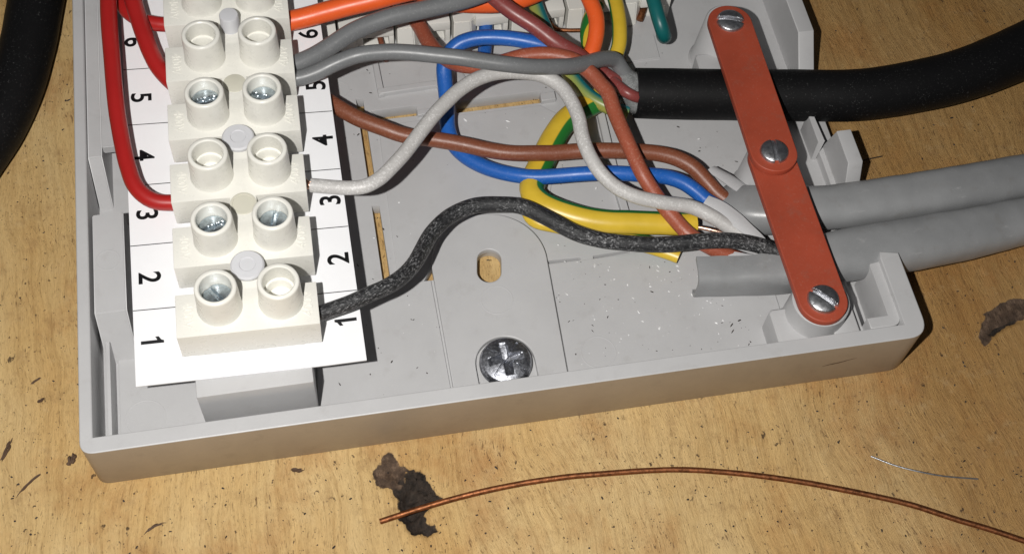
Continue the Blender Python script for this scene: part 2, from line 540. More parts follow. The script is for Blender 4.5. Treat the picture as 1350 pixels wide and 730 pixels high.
def wire(name, pp, wpx, mat, label, cat='wire', group=None, parent=None, **kw):
    kw.setdefault('jit', .16 if name.endswith('wire') else 0)
    V, F, U = sweep_geo(trace(pp, wpx), **kw)
    o = link_mesh(name, V, F, mat, parent, 50, U)
    if parent is None: tag(o, label, cat, group)
    elif label: o['label'] = label
    return o


def circle(c, r, n=40):
    return [(c[0] + r * math.cos(2 * math.pi * k / n), c[1] + r * math.sin(2 * math.pi * k / n)) for k in range(n)]


def capsule(a, b, r, n=14):
    a = Vector(a[:2]); b = Vector(b[:2]); d = b - a; t = math.atan2(d.y, d.x)
    out = [(a.x + r * math.cos(t + math.pi / 2 + math.pi * k / n), a.y + r * math.sin(t + math.pi / 2 + math.pi * k / n)) for k in range(n + 1)]
    out += [(b.x + r * math.cos(t - math.pi / 2 + math.pi * k / n), b.y + r * math.sin(t - math.pi / 2 + math.pi * k / n)) for k in range(n + 1)]
    return out


def pxpoly(pp, z):
    return [tuple(at(x, y, z)[:2]) for x, y in pp]


def round_corner(pts, idx, r, n=8):
    """replace the corners named in idx by arcs"""
    out = []
    N = len(pts)
    for i, p in enumerate(pts):
        if i not in idx:
            out.append(p); continue
        p = Vector(p); a = Vector(pts[i - 1]) - p; b = Vector(pts[(i + 1) % N]) - p
        rr = r[i] if isinstance(r, dict) else r
        a.normalize(); b.normalize()
        for k in range(n + 1):
            t = k / n
            q = (p + a * rr) * (1 - t) ** 2 + p * 2 * t * (1 - t) + (p + b * rr) * t * t
            out.append((q.x, q.y))
    return out

# ================================================================== the bench
def inside(poly, X, Y):
    """signed-ish distance (mm, positive inside) of grid points to a polygon"""
    P = np.array([tuple(p) for p in poly]); res = np.full(X.shape, 1e9); ins = np.zeros(X.shape, bool)
    for i in range(len(P)):
        a = P[i]; b = P[(i + 1) % len(P)]
        d = b - a; t = np.clip(((X - a[0]) * d[0] + (Y - a[1]) * d[1]) / (d @ d), 0, 1)
        res = np.minimum(res, np.hypot(X - a[0] - t * d[0], Y - a[1] - t * d[1]))
        c = (a[1] > Y) != (b[1] > Y)
        with np.errstate(divide='ignore', invalid='ignore'):
            xx = a[0] + (Y - a[1]) * d[0] / d[1]
        ins ^= c & (X < xx)
    return np.where(ins, res, -res)


def smooth_noise(shape, cells, seed):
    r = np.random.default_rng(seed)
    g = r.standard_normal((cells[0] + 2, cells[1] + 2))
    y = np.linspace(0, cells[0], shape[0]); x = np.linspace(0, cells[1], shape[1])
    yi = y.astype(int); xi = x.astype(int); fy = (y - yi)[:, None]; fx = (x - xi)[None]
    fy = fy * fy * (3 - 2 * fy); fx = fx * fx * (3 - 2 * fx)
    a = g[np.ix_(yi, xi)]; b = g[np.ix_(yi, xi + 1)]; c = g[np.ix_(yi + 1, xi)]; d = g[np.ix_(yi + 1, xi + 1)]
    return a * (1 - fy) * (1 - fx) + b * (1 - fy) * fx + c * fy * (1 - fx) + d * fy * fx


CHAR = [(532, 618), (541, 621), (554, 618), (560, 624), (566, 637), (577, 650), (581, 657), (570, 664), (562, 672), (558, 680), (561, 688), (566, 692), (576, 693), (577, 702), (566, 704), (556, 700), (545, 703), (537, 697), (533, 687), (524, 683), (524, 664), (519, 646), (528, 640)]
SMEAR = [(491, 627), (497, 612), (508, 600), (514, 597), (521, 602), (527, 612), (536, 617), (538, 630), (534, 645), (524, 648), (516, 644), (505, 645), (496, 640)]
SMEAR2 = [(560, 640), (574, 640), (583, 652), (585, 664), (575, 668), (566, 660)]
PATCH = [(1291, 444), (1294, 424), (1303, 410), (1318, 400), (1338, 394), (1362, 394), (1362, 412), (1338, 424), (1318, 433), (1307, 441), (1306, 452), (1299, 456)]
PATCH_CUT = [(1305, 440), (1312, 432), (1330, 425), (1342, 418), (1342, 423), (1326, 431), (1310, 442)]


def make_bench():
    x0, x1, y0, y1 = -45.0, 172.0, -52.0, 150.0
    st = 0.4
    xs = np.arange(x0, x1 + .01, st); ys = np.arange(y0, y1 + .01, st)
    X, Y = np.meshgrid(xs, ys)
    sh = X.shape
    ragged = 0.55 * smooth_noise(sh, (230, 250), 1) + 0.3 * smooth_noise(sh, (480, 500), 2)
    Z = 0.05 * smooth_noise(sh, (20, 60), 3) + 0.03 * smooth_noise(sh, (45, 480), 4) * (1 + .5 * smooth_noise(sh, (9, 10), 5))
    ch = inside(pxpoly(CHAR, 0), X, Y) + ragged * .5
    sm = inside(pxpoly(SMEAR, 0), X, Y) + ragged * .4
    sm2 = inside(pxpoly(SMEAR2, 0), X, Y) + ragged * .5
    pa = inside(pxpoly(PATCH, 0), X, Y) + ragged * .35
    pc = inside(pxpoly(PATCH_CUT, 0), X, Y) + ragged * .2
    step = lambda d, w=.5: np.clip(d / w + .5, 0, 1)
    rag2 = smooth_noise(sh, (330, 360), 8)
    Z = Z - step(ch - .5, 1.4) * (1.7 + .45 * rag2) - step(sm - .3, 1.2) * (.45 + .22 * rag2) - step(pc, .5) * .8 - step(pa, .8) * .18
    # a few knife nicks and dents
    r = np.random.default_rng(5)
    for _ in range(260):
        cx, cy = r.uniform(x0, x1), r.uniform(y0, y1); a = r.normal(math.pi / 2, .35); l = r.uniform(.4, 1.8); wd = r.uniform(.10, .22)
        i0, i1 = np.searchsorted(xs, [cx - 3, cx + 3]); j0, j1 = np.searchsorted(ys, [cy - 3, cy + 3])
        dx = X[j0:j1, i0:i1] - cx; dy = Y[j0:j1, i0:i1] - cy
        u = dx * math.cos(a) + dy * math.sin(a); vv = -dx * math.sin(a) + dy * math.cos(a)
        Z[j0:j1, i0:i1] -= .22 * np.exp(-(np.maximum(np.abs(u) - l / 2, 0) ** 2 + vv ** 2) / (2 * wd * wd))
    edge = np.minimum(np.minimum(X - x0, x1 - X), np.minimum(Y - y0, y1 - Y))
    Z *= np.clip(edge / 4, 0, 1)
    ny, nx = sh
    V = np.stack([X, Y, Z], -1).reshape(-1, 3)
    idx = np.arange(nx * ny).reshape(ny, nx)
    Fq = np.stack([idx[:-1, :-1], idx[:-1, 1:], idx[1:, 1:], idx[1:, :-1]], -1).reshape(-1, 4)
    # the rest of the board round the detailed middle, and its thickness
    B = 420.0
    ex = np.array([[-B, -B, 0], [B + 120, -B, 0], [B + 120, B + 100, 0], [-B, B + 100, 0]])
    ex2 = ex.copy(); ex2[:, 2] = -18
    n0 = len(V); V = np.concatenate([V, ex, ex2])
    me = bpy.data.meshes.new('workbench')
    bl, br_, tr, tl = idx[0, 0], idx[0, -1], idx[-1, -1], idx[-1, 0]
    faces_extra = [list(idx[0, ::-1]) + [n0, n0 + 1], list(idx[::-1, -1]) + [n0 + 1, n0 + 2], list(idx[-1, :]) + [n0 + 2, n0 + 3], list(idx[:, 0]) + [n0 + 3, n0]]
    faces_extra += [[n0 + i, n0 + 4 + i, n0 + 4 + (i + 1) % 4, n0 + (i + 1) % 4] for i in range(4)] + [[n0 + 7, n0 + 6, n0 + 5, n0 + 4]]
    nl = Fq.size + sum(map(len, faces_extra)); nf = len(Fq) + len(faces_extra)
    me.vertices.add(len(V)); me.vertices.foreach_set('co', (V * MM).astype(np.float32).ravel())
    me.loops.add(nl); me.polygons.add(nf)
    li = np.concatenate([Fq.ravel()] + [np.array(f) for f in faces_extra]).astype(np.int32)
    starts = np.concatenate([np.arange(len(Fq)) * 4, Fq.size + np.cumsum([0] + [len(f) for f in faces_extra[:-1]])]).astype(np.int32)
    me.loops.foreach_set('vertex_index', li); me.polygons.foreach_set('loop_start', starts)
    me.update(calc_edges=True); me.validate()
    col = me.color_attributes.new('marks', 'FLOAT_COLOR', 'POINT')
    C = np.zeros((len(V), 4), np.float32); C[:, 3] = 1
    C[:nx * ny, 0] = np.maximum(step(ch, 1.0) * .97, step(pc, .4)).ravel()
    C[:nx * ny, 1] = np.maximum(np.maximum(step(sm, 1.0), step(pa, .8)), step(sm2, 2.0) * .62).ravel()
    col.data.foreach_set('color', C.ravel())
    me.shade_smooth()
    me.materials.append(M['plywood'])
    o = bpy.data.objects.new('workbench', me); COL.objects.link(o)
    o['kind'] = 'structure'


make_bench()

# ================================================================== the grey enclosure
W, H, FZ = 112.87, 10.3, 2.2
TOPY = 128.0
GP = M['grey_plastic']
box = root('junction_box', (56, 45, 0), 'open light grey plastic junction box base with low walls screwed to the wooden bench', 'junction box')

yr = at(1165, 345, H).y + 1.2
outer = [(0, TOPY), (0, 0), (W, 0), (W, yr), (W - 2.6, yr + .5), (W - 2.9, yr - .6), (W - 2.9, 2.2), (1.65, 2.2), (1.65, TOPY)]
outer = round_corner(outer, {1, 2}, {1: 1.9, 2: 3.0})
ow = link_mesh('outer_wall', *prism_geo(outer, 0, H, .18), [GP, M['grey_plastic_shaded_dirty']], box)
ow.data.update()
for p in ow.data.polygons:                     # outer faces: shade and warm bench bounce painted in, with some dirt
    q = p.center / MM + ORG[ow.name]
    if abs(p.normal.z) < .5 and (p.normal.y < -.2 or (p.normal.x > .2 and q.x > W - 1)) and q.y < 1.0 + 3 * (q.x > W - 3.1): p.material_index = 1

# floor with its slots right through to the bench
F3 = FZ
slots = [
    [(469, 130), (478.5, 130), (496, 246), (486.5, 246)],
    [(490, 271), (500, 271), (515.5, 372), (505, 372)],
    [(489, 146.5), (548.5, 139), (550, 152.5), (500, 158)],
    [(600, 134), (712, 120), (714, 135.5), (602, 149)],
    [(558, 372), (570, 350), (575, 368)],
    [(721, 343.5), (765, 339), (765.5, 342.5), (721, 348)],
    [(782, 337), (830, 329), (830.5, 332.5), (782, 341)],
]
slot_tab = capsule(at(645, 341, F3), at(645, 358, F3), 16.0 / 9.2)
floor_poly = [(1.6, 2.1), (W - 2.5, 2.1), (W - 2.5, TOPY), (1.6, TOPY)]
link_mesh('floor', *prism_geo(floor_poly, .06, F3, .06, [pxpoly(s, F3) for s in slots] + [slot_tab], 1), M['grey_plastic'], box)

# arched fixing tab moulded in the floor, its slot and the recess round the fixing screw
TZ = F3 + .95
a0, a1 = at(572, 368, TZ), at(719, 330, TZ)
b0, b1 = at(598, 512, TZ), at(747.5, 492, TZ)
cx = (a0.x + a1.x) / 2; rad = (a1.x - a0.x) / 2
top_y = at(640, 281.5, TZ).y
cyc = top_y - rad
arch = [(b0.x, 2.15), (b1.x, 2.15), (a1.x, cyc)] + [(cx + rad * math.cos(t), cyc + rad * math.sin(t)) for t in np.linspace(0.06, math.pi - .06, 32)] + [(a0.x, cyc)]
sc = at(668, 466, 6.0)
notch = [(sc.x + 4.15 * math.cos(t), sc.y + 4.15 * math.sin(t)) for t in np.linspace(0, math.pi, 22)] + [(sc.x - 4.15, 2.6), (sc.x + 4.15, 2.6)]
slot_tab2 = capsule(at(645, 342, TZ), at(645, 358, TZ), 16.0 / 9.2)
link_mesh('fixing_tab', *prism_geo(arch, F3 - .3, TZ, .14, [slot_tab2, notch[::-1]]), GP, box)

# shallow raised floor panels on either side of the tab
pl_ = [(416, 548), (418, 385), (506, 376), (570, 369), (597, 520)]
P_ = pxpoly(pl_, F3 + .35); P_[0] = (P_[0][0], 2.15); P_[4] = (P_[4][0] - .12, 2.15); P_[3] = (P_[3][0] - .2, P_[3][1])
link_mesh('floor_panel', *prism_geo(P_[::-1] if False else P_, F3 - .3, F3 + .35, .08), GP, box)
pr_ = [(748, 500), (721, 349), (832, 334), (930, 318), (1030, 440)]
P_ = pxpoly(pr_, F3 + .35); P_[0] = (P_[0][0] + .3, 2.15); P_[1] = (P_[1][0] + .3, P_[1][1]); P_[4] = (96.5, 2.15)
P_.insert(4, (96.5, P_[3][1] - .4))
link_mesh('floor_panel', *prism_geo(P_, F3 - .3, F3 + .35, .08), GP, box)
up_ = [(500, 176), (520, 163), (604, 152), (712, 139), (735, 150), (725, 262), (700, 275), (580, 285), (560, 330), (524, 365)]
link_mesh('floor_panel', *prism_geo(pxpoly(up_, F3 + .3), F3 - .3, F3 + .3, .08), GP, box)
# raised ledge (upper left panel with its step) and bar behind the long slot
link_mesh('floor_rib', *prism_geo(pxpoly([(497, 116), (582, 104), (586, 110), (501, 123)], F3 + 1), F3 - .3, F3 + .9, .15), GP, box)
link_mesh('floor_rib', *prism_geo(pxpoly([(490, 78), (498, 78), (507, 124), (499, 126)], F3 + .8), F3 - .3, F3 + .8, .15), GP, box)
link_mesh('floor_rib', *prism_geo(pxpoly([(712, 123), (731, 120), (733, 130), (714, 133)], F3 + .9), F3 - .3, F3 + .9, .12), GP, box)
link_mesh('floor_rib', *prism_geo(pxpoly([(550, 145), (569, 142), (570, 148), (551, 152)], F3 + .7), F3 - .3, F3 + .7, .12), GP, box)
link_mesh('floor_rib', *prism_geo(pxpoly([(788, 150), (797, 146), (818, 236), (836, 300), (827, 303), (808, 240)], F3 + 1.0), F3 - .3, F3 + 1.0, .15), GP, box)
link_mesh('floor_panel', *prism_geo(pxpoly([(826, 82), (824, 47), (862, 46), (870, 76)], F3 + .3), F3 - .3, F3 + .3, .08), GP, box)


def ring_mark(px, py, rpx, z):
    c = at(px, py, z); r = rpx / px_per_mm(c)
    n = 48
    V, F = [], []
    for k in range(n):
        a = 2 * math.pi * k / n
        for rr, dz in ((r - .09, 0), (r, .034), (r + .09, 0)):
            V.append(Vector((c.x + rr * math.cos(a), c.y + rr * math.sin(a), z + dz)))
    for k in range(n):
        k2 = (k + 1) % n
        F += [[k * 3, k * 3 + 1, k2 * 3 + 1, k2 * 3], [k * 3 + 1, k * 3 + 2, k2 * 3 + 2, k2 * 3 + 1]]
    link_mesh('mould_mark', V, F, GP, box, 60)


ring_mark(655, 395, 21, TZ + .01)
ring_mark(789, 464, 23, F3 + .36)
ring_mark(192, 551, 26, F3 + .46)
ring_mark(589, 104, 37, F3 + .02)
ring_mark(446, 119, 14, F3 + .02)
link_mesh('mould_boss', *lathe_geo(at(593, 108, F3), [(2.6, F3 - .2), (2.5, F3 + .45), (2.3, F3 + .55)]), GP, box, 30)

# left side: stepped blocks, thin rib and low ledge
def wedge(name, top, zt, dy, zb=F3 - .2, bev=.15):
    """block with vertical flanks and a front that leans out by dy at its foot"""
    bm = bmesh.new()
    x0, x1, y0, y1 = top
    vs = [bm.verts.new(p) for p in ((x0, y0 - dy, zb), (x1, y0 - dy, zb), (x1, y1, zb), (x0, y1, zb), (x0, y0, zt), (x1, y0, zt), (x1, y1, zt), (x0, y1, zt))]
    for f in ((3, 2, 1, 0), (4, 5, 6, 7), (0, 1, 5, 4), (1, 2, 6, 5), (2, 3, 7, 6), (3, 0, 4, 7)):
        bm.faces.new([vs[i] for i in f])
    bmesh.ops.bevel(bm, geom=bm.edges[:], offset=bev, segments=2, affect='EDGES')
    bm.verts.index_update()
    return link_mesh(name, *bm_out(bm), GP, box)


yU = at(115, 208, 10).y
lu = at(134, 206, 10); lu2 = at(150, 192, 10)
wedge('side_block', (1.75, lu.x, yU, TOPY - .5), 9.9, 4.2)
wedge('side_block', (lu.x + .03, 7.3, lu2.y, TOPY - .5), 9.9, 0, 8.3)
bl0, bl1 = at(125, 413, 10), at(163, 279, 10)
wedge('side_block', (2.15, 6.35, bl0.y, at(140, 281, 10).y), 9.95, 3.9)
ring_mark(142.5, 343, 15, 9.96)
r0, r1 = at(136, 460, 8), at(141, 576, 7)
link_mesh('side_rib', *box_geo(r0.x - .05, r0.x + .5, 2.15, r0.y + 2, F3 - .2, 6.2, .12), GP, box)
link_mesh('floor_panel', *prism_geo([(r0.x + .9, 2.15), (14.95, 2.15), (14.95, 24), (r0.x + .9, 24)], F3 - .3, F3 + .45, .08), GP, box)

# rail that carries the terminals and the card
ra = at(258, 524, 13)
link_mesh('terminal_rail', *box_geo(15.0, 29.75, ra.y, TOPY - 1, F3 - .2, 12.95, .2), M['grey_plastic'], box)
link_mesh('rail_foot', *box_geo(15.3, 29.5, 2.2, ra.y + 1, F3 - .2, 5.2, .3), M['grey_plastic'], box)


# bosses under the red straps
def boss(px, py, zt, r0_, r1_):
    c = at(px, py, zt)
    c.x = 99.2
    link_mesh('strap_boss', *lathe_geo(c, [(r1_ + .5, F3 - .2), (r1_, F3 + .5), (r0_ + .15, zt - .2), (r0_ - .05, zt)]), GP, box, 40)
    return c


bossA = boss(963, 28, 11.4, 3.3, 4.2)
bossB = boss(1020, 202, 11.2, 3.2, 4.0)
bossC = boss(1085, 395, 11.2, 3.85, 4.3)
# fillet webs leaning on the bosses
def web(pp, z0, z1):
    link_mesh('boss_web', *prism_geo(pxpoly(pp, z1), z0, z1, .25), GP, box)


link_mesh('boss_web', *box_geo(bossC.x - 6.2, bossC.x - 1, 2.1, bossC.y + 1.6, F3 - .2, 7.4, .7, 3), GP, box)
link_mesh('boss_web', *box_geo(bossC.x + 1.5, bossC.x + 5.2, 2.1, bossC.y + 3.5, F3 - .2, 8.4, .4, 3), GP, box)
link_mesh('boss_web', *box_geo(bossC.x + 5.6, bossC.x + 6.4, 2.1, yr + 1.0, F3 - .2, 6.8, .25, 2), GP, box)
link_mesh('boss_web', *box_geo(bossA.x - 5.0, bossA.x - 1, bossA.y - 6.5, bossA.y - 2.2, F3 - .2, 7.0, .6, 3), GP, box)
link_mesh('boss_web', *box_geo(bossB.x - 6.0, bossB.x - 1.5, bossB.y - 5.4, bossB.y - 1.5, F3 - .2, 5.0, .6, 3), GP, box)

# L-shaped lip inside the near right corner
lip = [(bossC.x + 6.3, 2.6), (W - 2.9 + .15, 2.6), (W - 2.9 + .15, yr - .2), (W - 4.3, yr - .2), (W - 4.3, 4.3), (bossC.x + 6.3, 4.3)]
link_mesh('corner_lip', *prism_geo(round_corner(lip, {1}, 1.6), F3 - .2, H - .9, .15), GP, box)

# right wall with its cable openings: a profile along y, given thickness in x
def wall_profile(yz, x0, x1):
    cu = prism_geo([(y, z) for y, z in yz], x0, x1, .15)
    vs = [Vector((v.z, v.x, v.y)) for v in cu[0]]
    return vs, cu[1]


yA = at(1076, 40, H).y            # upper wall ends here, slopes down to the sill
yA2 = yA - 4.4
yT0 = at(1135, 212, H).y          # small tab between the cables
yT1 = at(1121, 170, H).y
sill = 4.6
link_mesh('entry_wall', *wall_profile([(yA2, .02), (TOPY, .02), (TOPY, H), (yA, H), (yA2 + .3, sill + 1.2), (yA2, sill + 1.0)], W - 2.6, W - .02), GP, box)
link_mesh('entry_wall', *wall_profile([(yr + .6, .02), (yA2 + .02, .02), (yA2 + .02, sill - .7), (yr + .6, sill - .7)], W - 3.1, W - .35), M['grey_plastic'], box)
link_mesh('entry_tab', *wall_profile([(yT0 - 2.6, .05), (yT1 + 1.6, .05), (yT1 + 1.6, sill), (yT1, H - .2), (yT0, H - .2), (yT0 - 2.6, sill)], W - 2.3, W - .01), GP, box)
# torn edge of the opening by the black cable
yk0, yk1 = at(1086, 190, 7).y, at(1078, 160, 7).y
V, F = box_geo(W - 4.0, W - 3.15, yk0 + .5, yk1 + 2, F3 - .2, 7.0, .1, 1)
link_mesh('entry_rib', [v + Vector((.35 * noise.noise(v * .9), .3 * noise.noise(v * 1.3), .5 * noise.noise(v * .8) if v.z > 5 else 0)) for v in V], F, GP, box)
link_mesh('entry_rib', *box_geo(W - 9.0, W - 8.3, yT0 - 6, yA - 9, F3 - .2, 5.2, .15), GP, box)
# scuff of dirt on the outside wall is in the plastic's own dirt; one clear dark scrape
sc0, sc1 = at(1085, 486, 5), at(1131, 476, 6.2)
V, F = [], []
for i in range(15):
    t = i / 14; x = sc0.x + (sc1.x - sc0.x) * t; z = sc0.z + (sc1.z - sc0.z) * t + .06 * math.sin(9 * t)
    hw = .22 * math.sin(math.pi * min(1, .08 + t * .92)) * (0.7 + .5 * random.random()) + .02
    V += [Vector((x, -.012, z - hw * .7)), Vector((x, -.012, z + hw * .7))]
for i in range(14): F.append([2 * i, 2 * i + 2, 2 * i + 3, 2 * i + 1])
link_mesh('scrape_mark', V, F, M['splinter'], box, 0)

# ================================================================== fixing screw
def dome_screw(name, c, r, h, mat, slot=None, cross=False, parent=None, ang=0.0, nr=26, na=96, edge=.35, flat=.0):
    """head with a real recess cut in its dome. c = centre of the underside"""
    def hz(x, y):
        q = math.hypot(x, y) / r
        z = h * math.sqrt(max(0, 1 - (q * .93) ** 2.4)) if not flat else h * (1 - flat * q * q)
        if q > .9: z -= edge * ((q - .9) / .1) ** 2
        xa, ya = x * math.cos(ang) + y * math.sin(ang), -x * math.sin(ang) + y * math.cos(ang)
        if slot:
            wd, dp = slot
            z -= dp * max(0, min(1, (wd / 2 + .06 - abs(xa)) / .12))
        if cross:
            a1_, a2_ = abs(xa), abs(ya)
            rr_ = math.hypot(xa, ya)
            cr = max(max(0, min(1, (.62 - a1_) / .22)) * max(0, min(1, (2.55 - a2_) / .5)), max(0, min(1, (.62 - a2_) / .22)) * max(0, min(1, (2.55 - a1_) / .5)))
            z -= 1.35 * cr * max(.25, 1 - rr_ / 3.1)
            u, v = (xa + ya) * .7071, (xa - ya) * .7071
            tick = max(max(0, min(1, (.10 - abs(u)) / .1)) * (1 if abs(v) < 3.0 else 0), max(0, min(1, (.10 - abs(v)) / .1)) * (1 if abs(u) < 3.0 else 0))
            z -= .26 * tick
        return z
    V, F = [Vector((c[0], c[1], c[2] + hz(0, 0)))], []
    for i in range(1, nr + 1):
        q = r * (i / nr) ** .85
        for k in range(na):
            a = 2 * math.pi * k / na
            V.append(Vector((c[0] + q * math.cos(a), c[1] + q * math.sin(a), c[2] + hz(q * math.cos(a), q * math.sin(a)))))
    for k in range(na): F.append([0, 1 + k, 1 + (k + 1) % na])
    for i in range(nr - 1):
        for k in range(na):
            A = 1 + i * na
            F.append([A + k, A + na + k, A + na + (k + 1) % na, A + (k + 1) % na])
    b = len(V); A = 1 + (nr - 1) * na
    for k in range(na):
        v = V[A + k]; V.append(Vector((v.x, v.y, c[2] - .05)))
    for k in range(na): F.append([A + k, b + k, b + (k + 1) % na, A + (k + 1) % na])
    F.append([b + k for k in range(na)][::-1])
    return link_mesh(name, V, F, mat, parent, 28)


fs = root('fixing_screw', (sc.x, sc.y, F3), 'large dark zinc cross-head screw holding the grey box down through its arched tab', 'screw')
dome_screw('screw_head', (sc.x, sc.y, F3 + .75), 35.0 / 9.62, 2.0, M['dark_zinc'], cross=True, parent=fs, ang=math.radians(4), nr=52, na=180, flat=.42, edge=.6)
link_mesh('screw_shank', *lathe_geo((sc.x, sc.y), [(.4, -6), (1.7, -3), (1.75, F3 + .8)], 20), M['dark_zinc'], fs)

# ================================================================== red fibre straps
def strap(name, A, B, zA, zB, r, th, label, screws):
    """flat bar with round ends from A to B (centres of its end holes), lying on the bosses"""
    rt = root(name, (A.x, A.y, zA), label, 'cable clamp', 'red fibre clamp straps')
    V, F = prism_geo(capsule((A.x, A.y), (B.x, B.y), r, 20), 0, th, .14)
    d = Vector((B.x - A.x, B.y - A.y)); L2 = d.length_squared
    out = []
    for v in V:
        t = ((v.x - A.x) * d.x + (v.y - A.y) * d.y) / L2
        out.append(Vector((v.x, v.y, v.z + zA + (zB - zA) * t)))
    link_mesh('strap', out, F, M['red_fibre'], rt)
    for (c, z, ang, rs, mt) in screws:
        dome_screw('clamp_screw', (c.x, c.y, z), rs, .85, M[mt], slot=(.62, .6), parent=rt, ang=ang, nr=48, na=180)
    return rt


sA = at(963, 28, 12.8); sB = at(1020, 202, 13.4); sC = at(1085, 395, 12.4)
strap('cable_clamp', sB, sC, 11.3, 11.3, 3.42, 1.15, 'lower half of the brick red fibre clamp bar pressing on the two grey cables',
      [(sC, 12.44, math.radians(41), 2.25, 'steel')])
strap('cable_clamp', sA, sB, 11.5, 12.5, 3.42, 1.15, 'upper half of the brick red fibre clamp bar lying across the black cable',
      [(sA, 12.64, math.radians(73), 2.2, 'steel'), (sB, 13.64, math.radians(-5), 2.12, 'steel')])

# ================================================================== numbered card
card = root('label_card', (22, 40, 12.95), 'white printed card numbered in two columns lying under the cream terminal strip', 'label')
CZ = 13.05
tilt = math.radians(1.0)
ctilt = lambda v: Vector((v[0], v[1], v[2] - (v[0] - 22) * math.tan(tilt) + max(0, .3 * max(0, v[0] - 31.5) / 5 * (1 - v[1] / 26))))
cl, cr_, cb = 7.75, 36.75, 6.55
gx = [cl + (31.5 - cl) * i / 12 for i in range(12)] + [31.5 + (cr_ - 31.5) * i / 5 for i in range(6)]
gy = [0, 3, 6, 9, 12, 15, 19.5, 26, 40, 60, 80, 104]
V, F = [], []
for layer in (0.0, .22):
    for j, yy in enumerate(gy):
        for x in gx:
            y0_ = cb + .25 - .5 * (x - cl) / (cr_ - cl)
            V.append(ctilt(Vector((x + .1 * yy / 104 * (x > 30), y0_ + yy, CZ + layer))))
nx_, ny_ = len(gx), len(gy); nn = nx_ * ny_
for j in range(ny_ - 1):
    for i in range(nx_ - 1):
        q = [j * nx_ + i, j * nx_ + i + 1, (j + 1) * nx_ + i + 1, (j + 1) * nx_ + i]
        F.append([k + nn for k in q]); F.append(q[::-1])
rim_ = list(range(nx_)) + [j * nx_ + nx_ - 1 for j in range(1, ny_)] + [(ny_ - 1) * nx_ + i for i in range(nx_ - 2, -1, -1)] + [j * nx_ for j in range(ny_ - 2, 0, -1)]
for k in range(len(rim_)):
    p_, q_ = rim_[k], rim_[(k + 1) % len(rim_)]
    F.append([p_, q_, q_ + nn, p_ + nn])
link_mesh('card', V, F, M['card'], card, 30)
PZ = CZ + .228
def digit_geo(s):
    if s != '1': return text_geo(s, 4.0, 0, .003, .075)
    V = [(-.30, -1.45), (.22, -1.45), (.22, 1.45), (-.16, 1.45), (-.30, 1.12), (-.82, .80), (-.82, .36), (-.30, .60)]
    return [Vector((x, y, 0)) for x, y in V], [[0, 1, 2, 7], [7, 2, 3, 4], [7, 4, 5, 6]]


left_d = [('7', 172, -20), ('6', 178, 57), ('5', 186.5, 130), ('4', 190, 206), ('3', 194.5, 284), ('2', 198, 367), ('1', 201.5, 452)]
right_d = [('7', 392, -32), ('6', 406, 44), ('5', 416, 112), ('4', 425.5, 184), ('3', 435, 263), ('2', 445.5, 340), ('1', 455.5, 421)]
for lst, ang in ((left_d, -math.pi / 2), (right_d, math.pi / 2)):
    for s, px, py in lst:
        c = at(px, py, CZ + .2)
        V, F = digit_geo(s)
        V = [Vector((v.x * .95, v.y, 0)) for v in V]
        V = rotz(V, ang - math.radians(1.0), (c.x, c.y))
        link_mesh('printed_digit', [ctilt((v.x, v.y, PZ)) for v in V], F, M['ink'], card, 0)
ysum = []
for k, (lp, rp) in enumerate([((175, 411), (445, 384)), ((171, 326), (437, 299)), ((195, 244.5), (427, 223)), ((190, 165), (420, 146.5)), ((175, 93), (412, 74))]):
    A = at(*lp, PZ); B = at(*rp, PZ)
    s = (B.y - A.y) / (B.x - A.x)
    yl = A.y + s * (cl - A.x); yr2 = A.y + s * (cr_ - A.x)
    V, F = [], []
    xs_ = [cl + .02] + gx[1:-1] + [cr_ - .02]
    for x in xs_:
        y = yl + s * (x - cl)
        V += [ctilt((x, y - .065, PZ)), ctilt((x, y + .065, PZ))]
    for q in range(len(xs_) - 1): F.append([2 * q, 2 * q + 2, 2 * q + 3, 2 * q + 1])
    link_mesh('printed_line', V, F, M['ink'], card, 0)

# ================================================================== terminal strip
TROT = (math.radians(.464), math.radians(1.312), math.radians(-.945))
strip = root('terminal_strip', (13.89, 9.60, 19.53), 'cream screw terminal strip with paired round towers standing on the numbered card', 'terminal block', rot=TROT)
CP = M['cream_plastic']
LX, YP, X1, X2, HP, HB = 17.65, 3.0, 5.45, 13.07, 4.97, 5.55
YPc = 3.88
RT = 2.62
RI = 1.98
DEP = 6.1


def segment_geo():
    geo = [box_geo(0, LX, 0, DEP, -HB + .35, 0, .16, 2), box_geo(1.8, LX - 2.2, .12, DEP - .12, -HB, -HB + .6, .1, 1)]
    return merge(*geo)


def tower_geo(x, y):
    prof = [(RT + .30, -.3), (RT + .22, .1), (RT + .14, .5), (RT, HP - .35), (RT - .05, HP - .12), (RT - .2, HP), (RI + .15, HP), (RI, HP - .15), (RI - .06, HP - 1.6), (RI - .08, -1.9)]
    return lathe_geo((x, y), prof, 40, cap0=False, cap1=True)


seg_v = segment_geo()
txt = text_geo('400V', 1.75, 0, .16, .0)
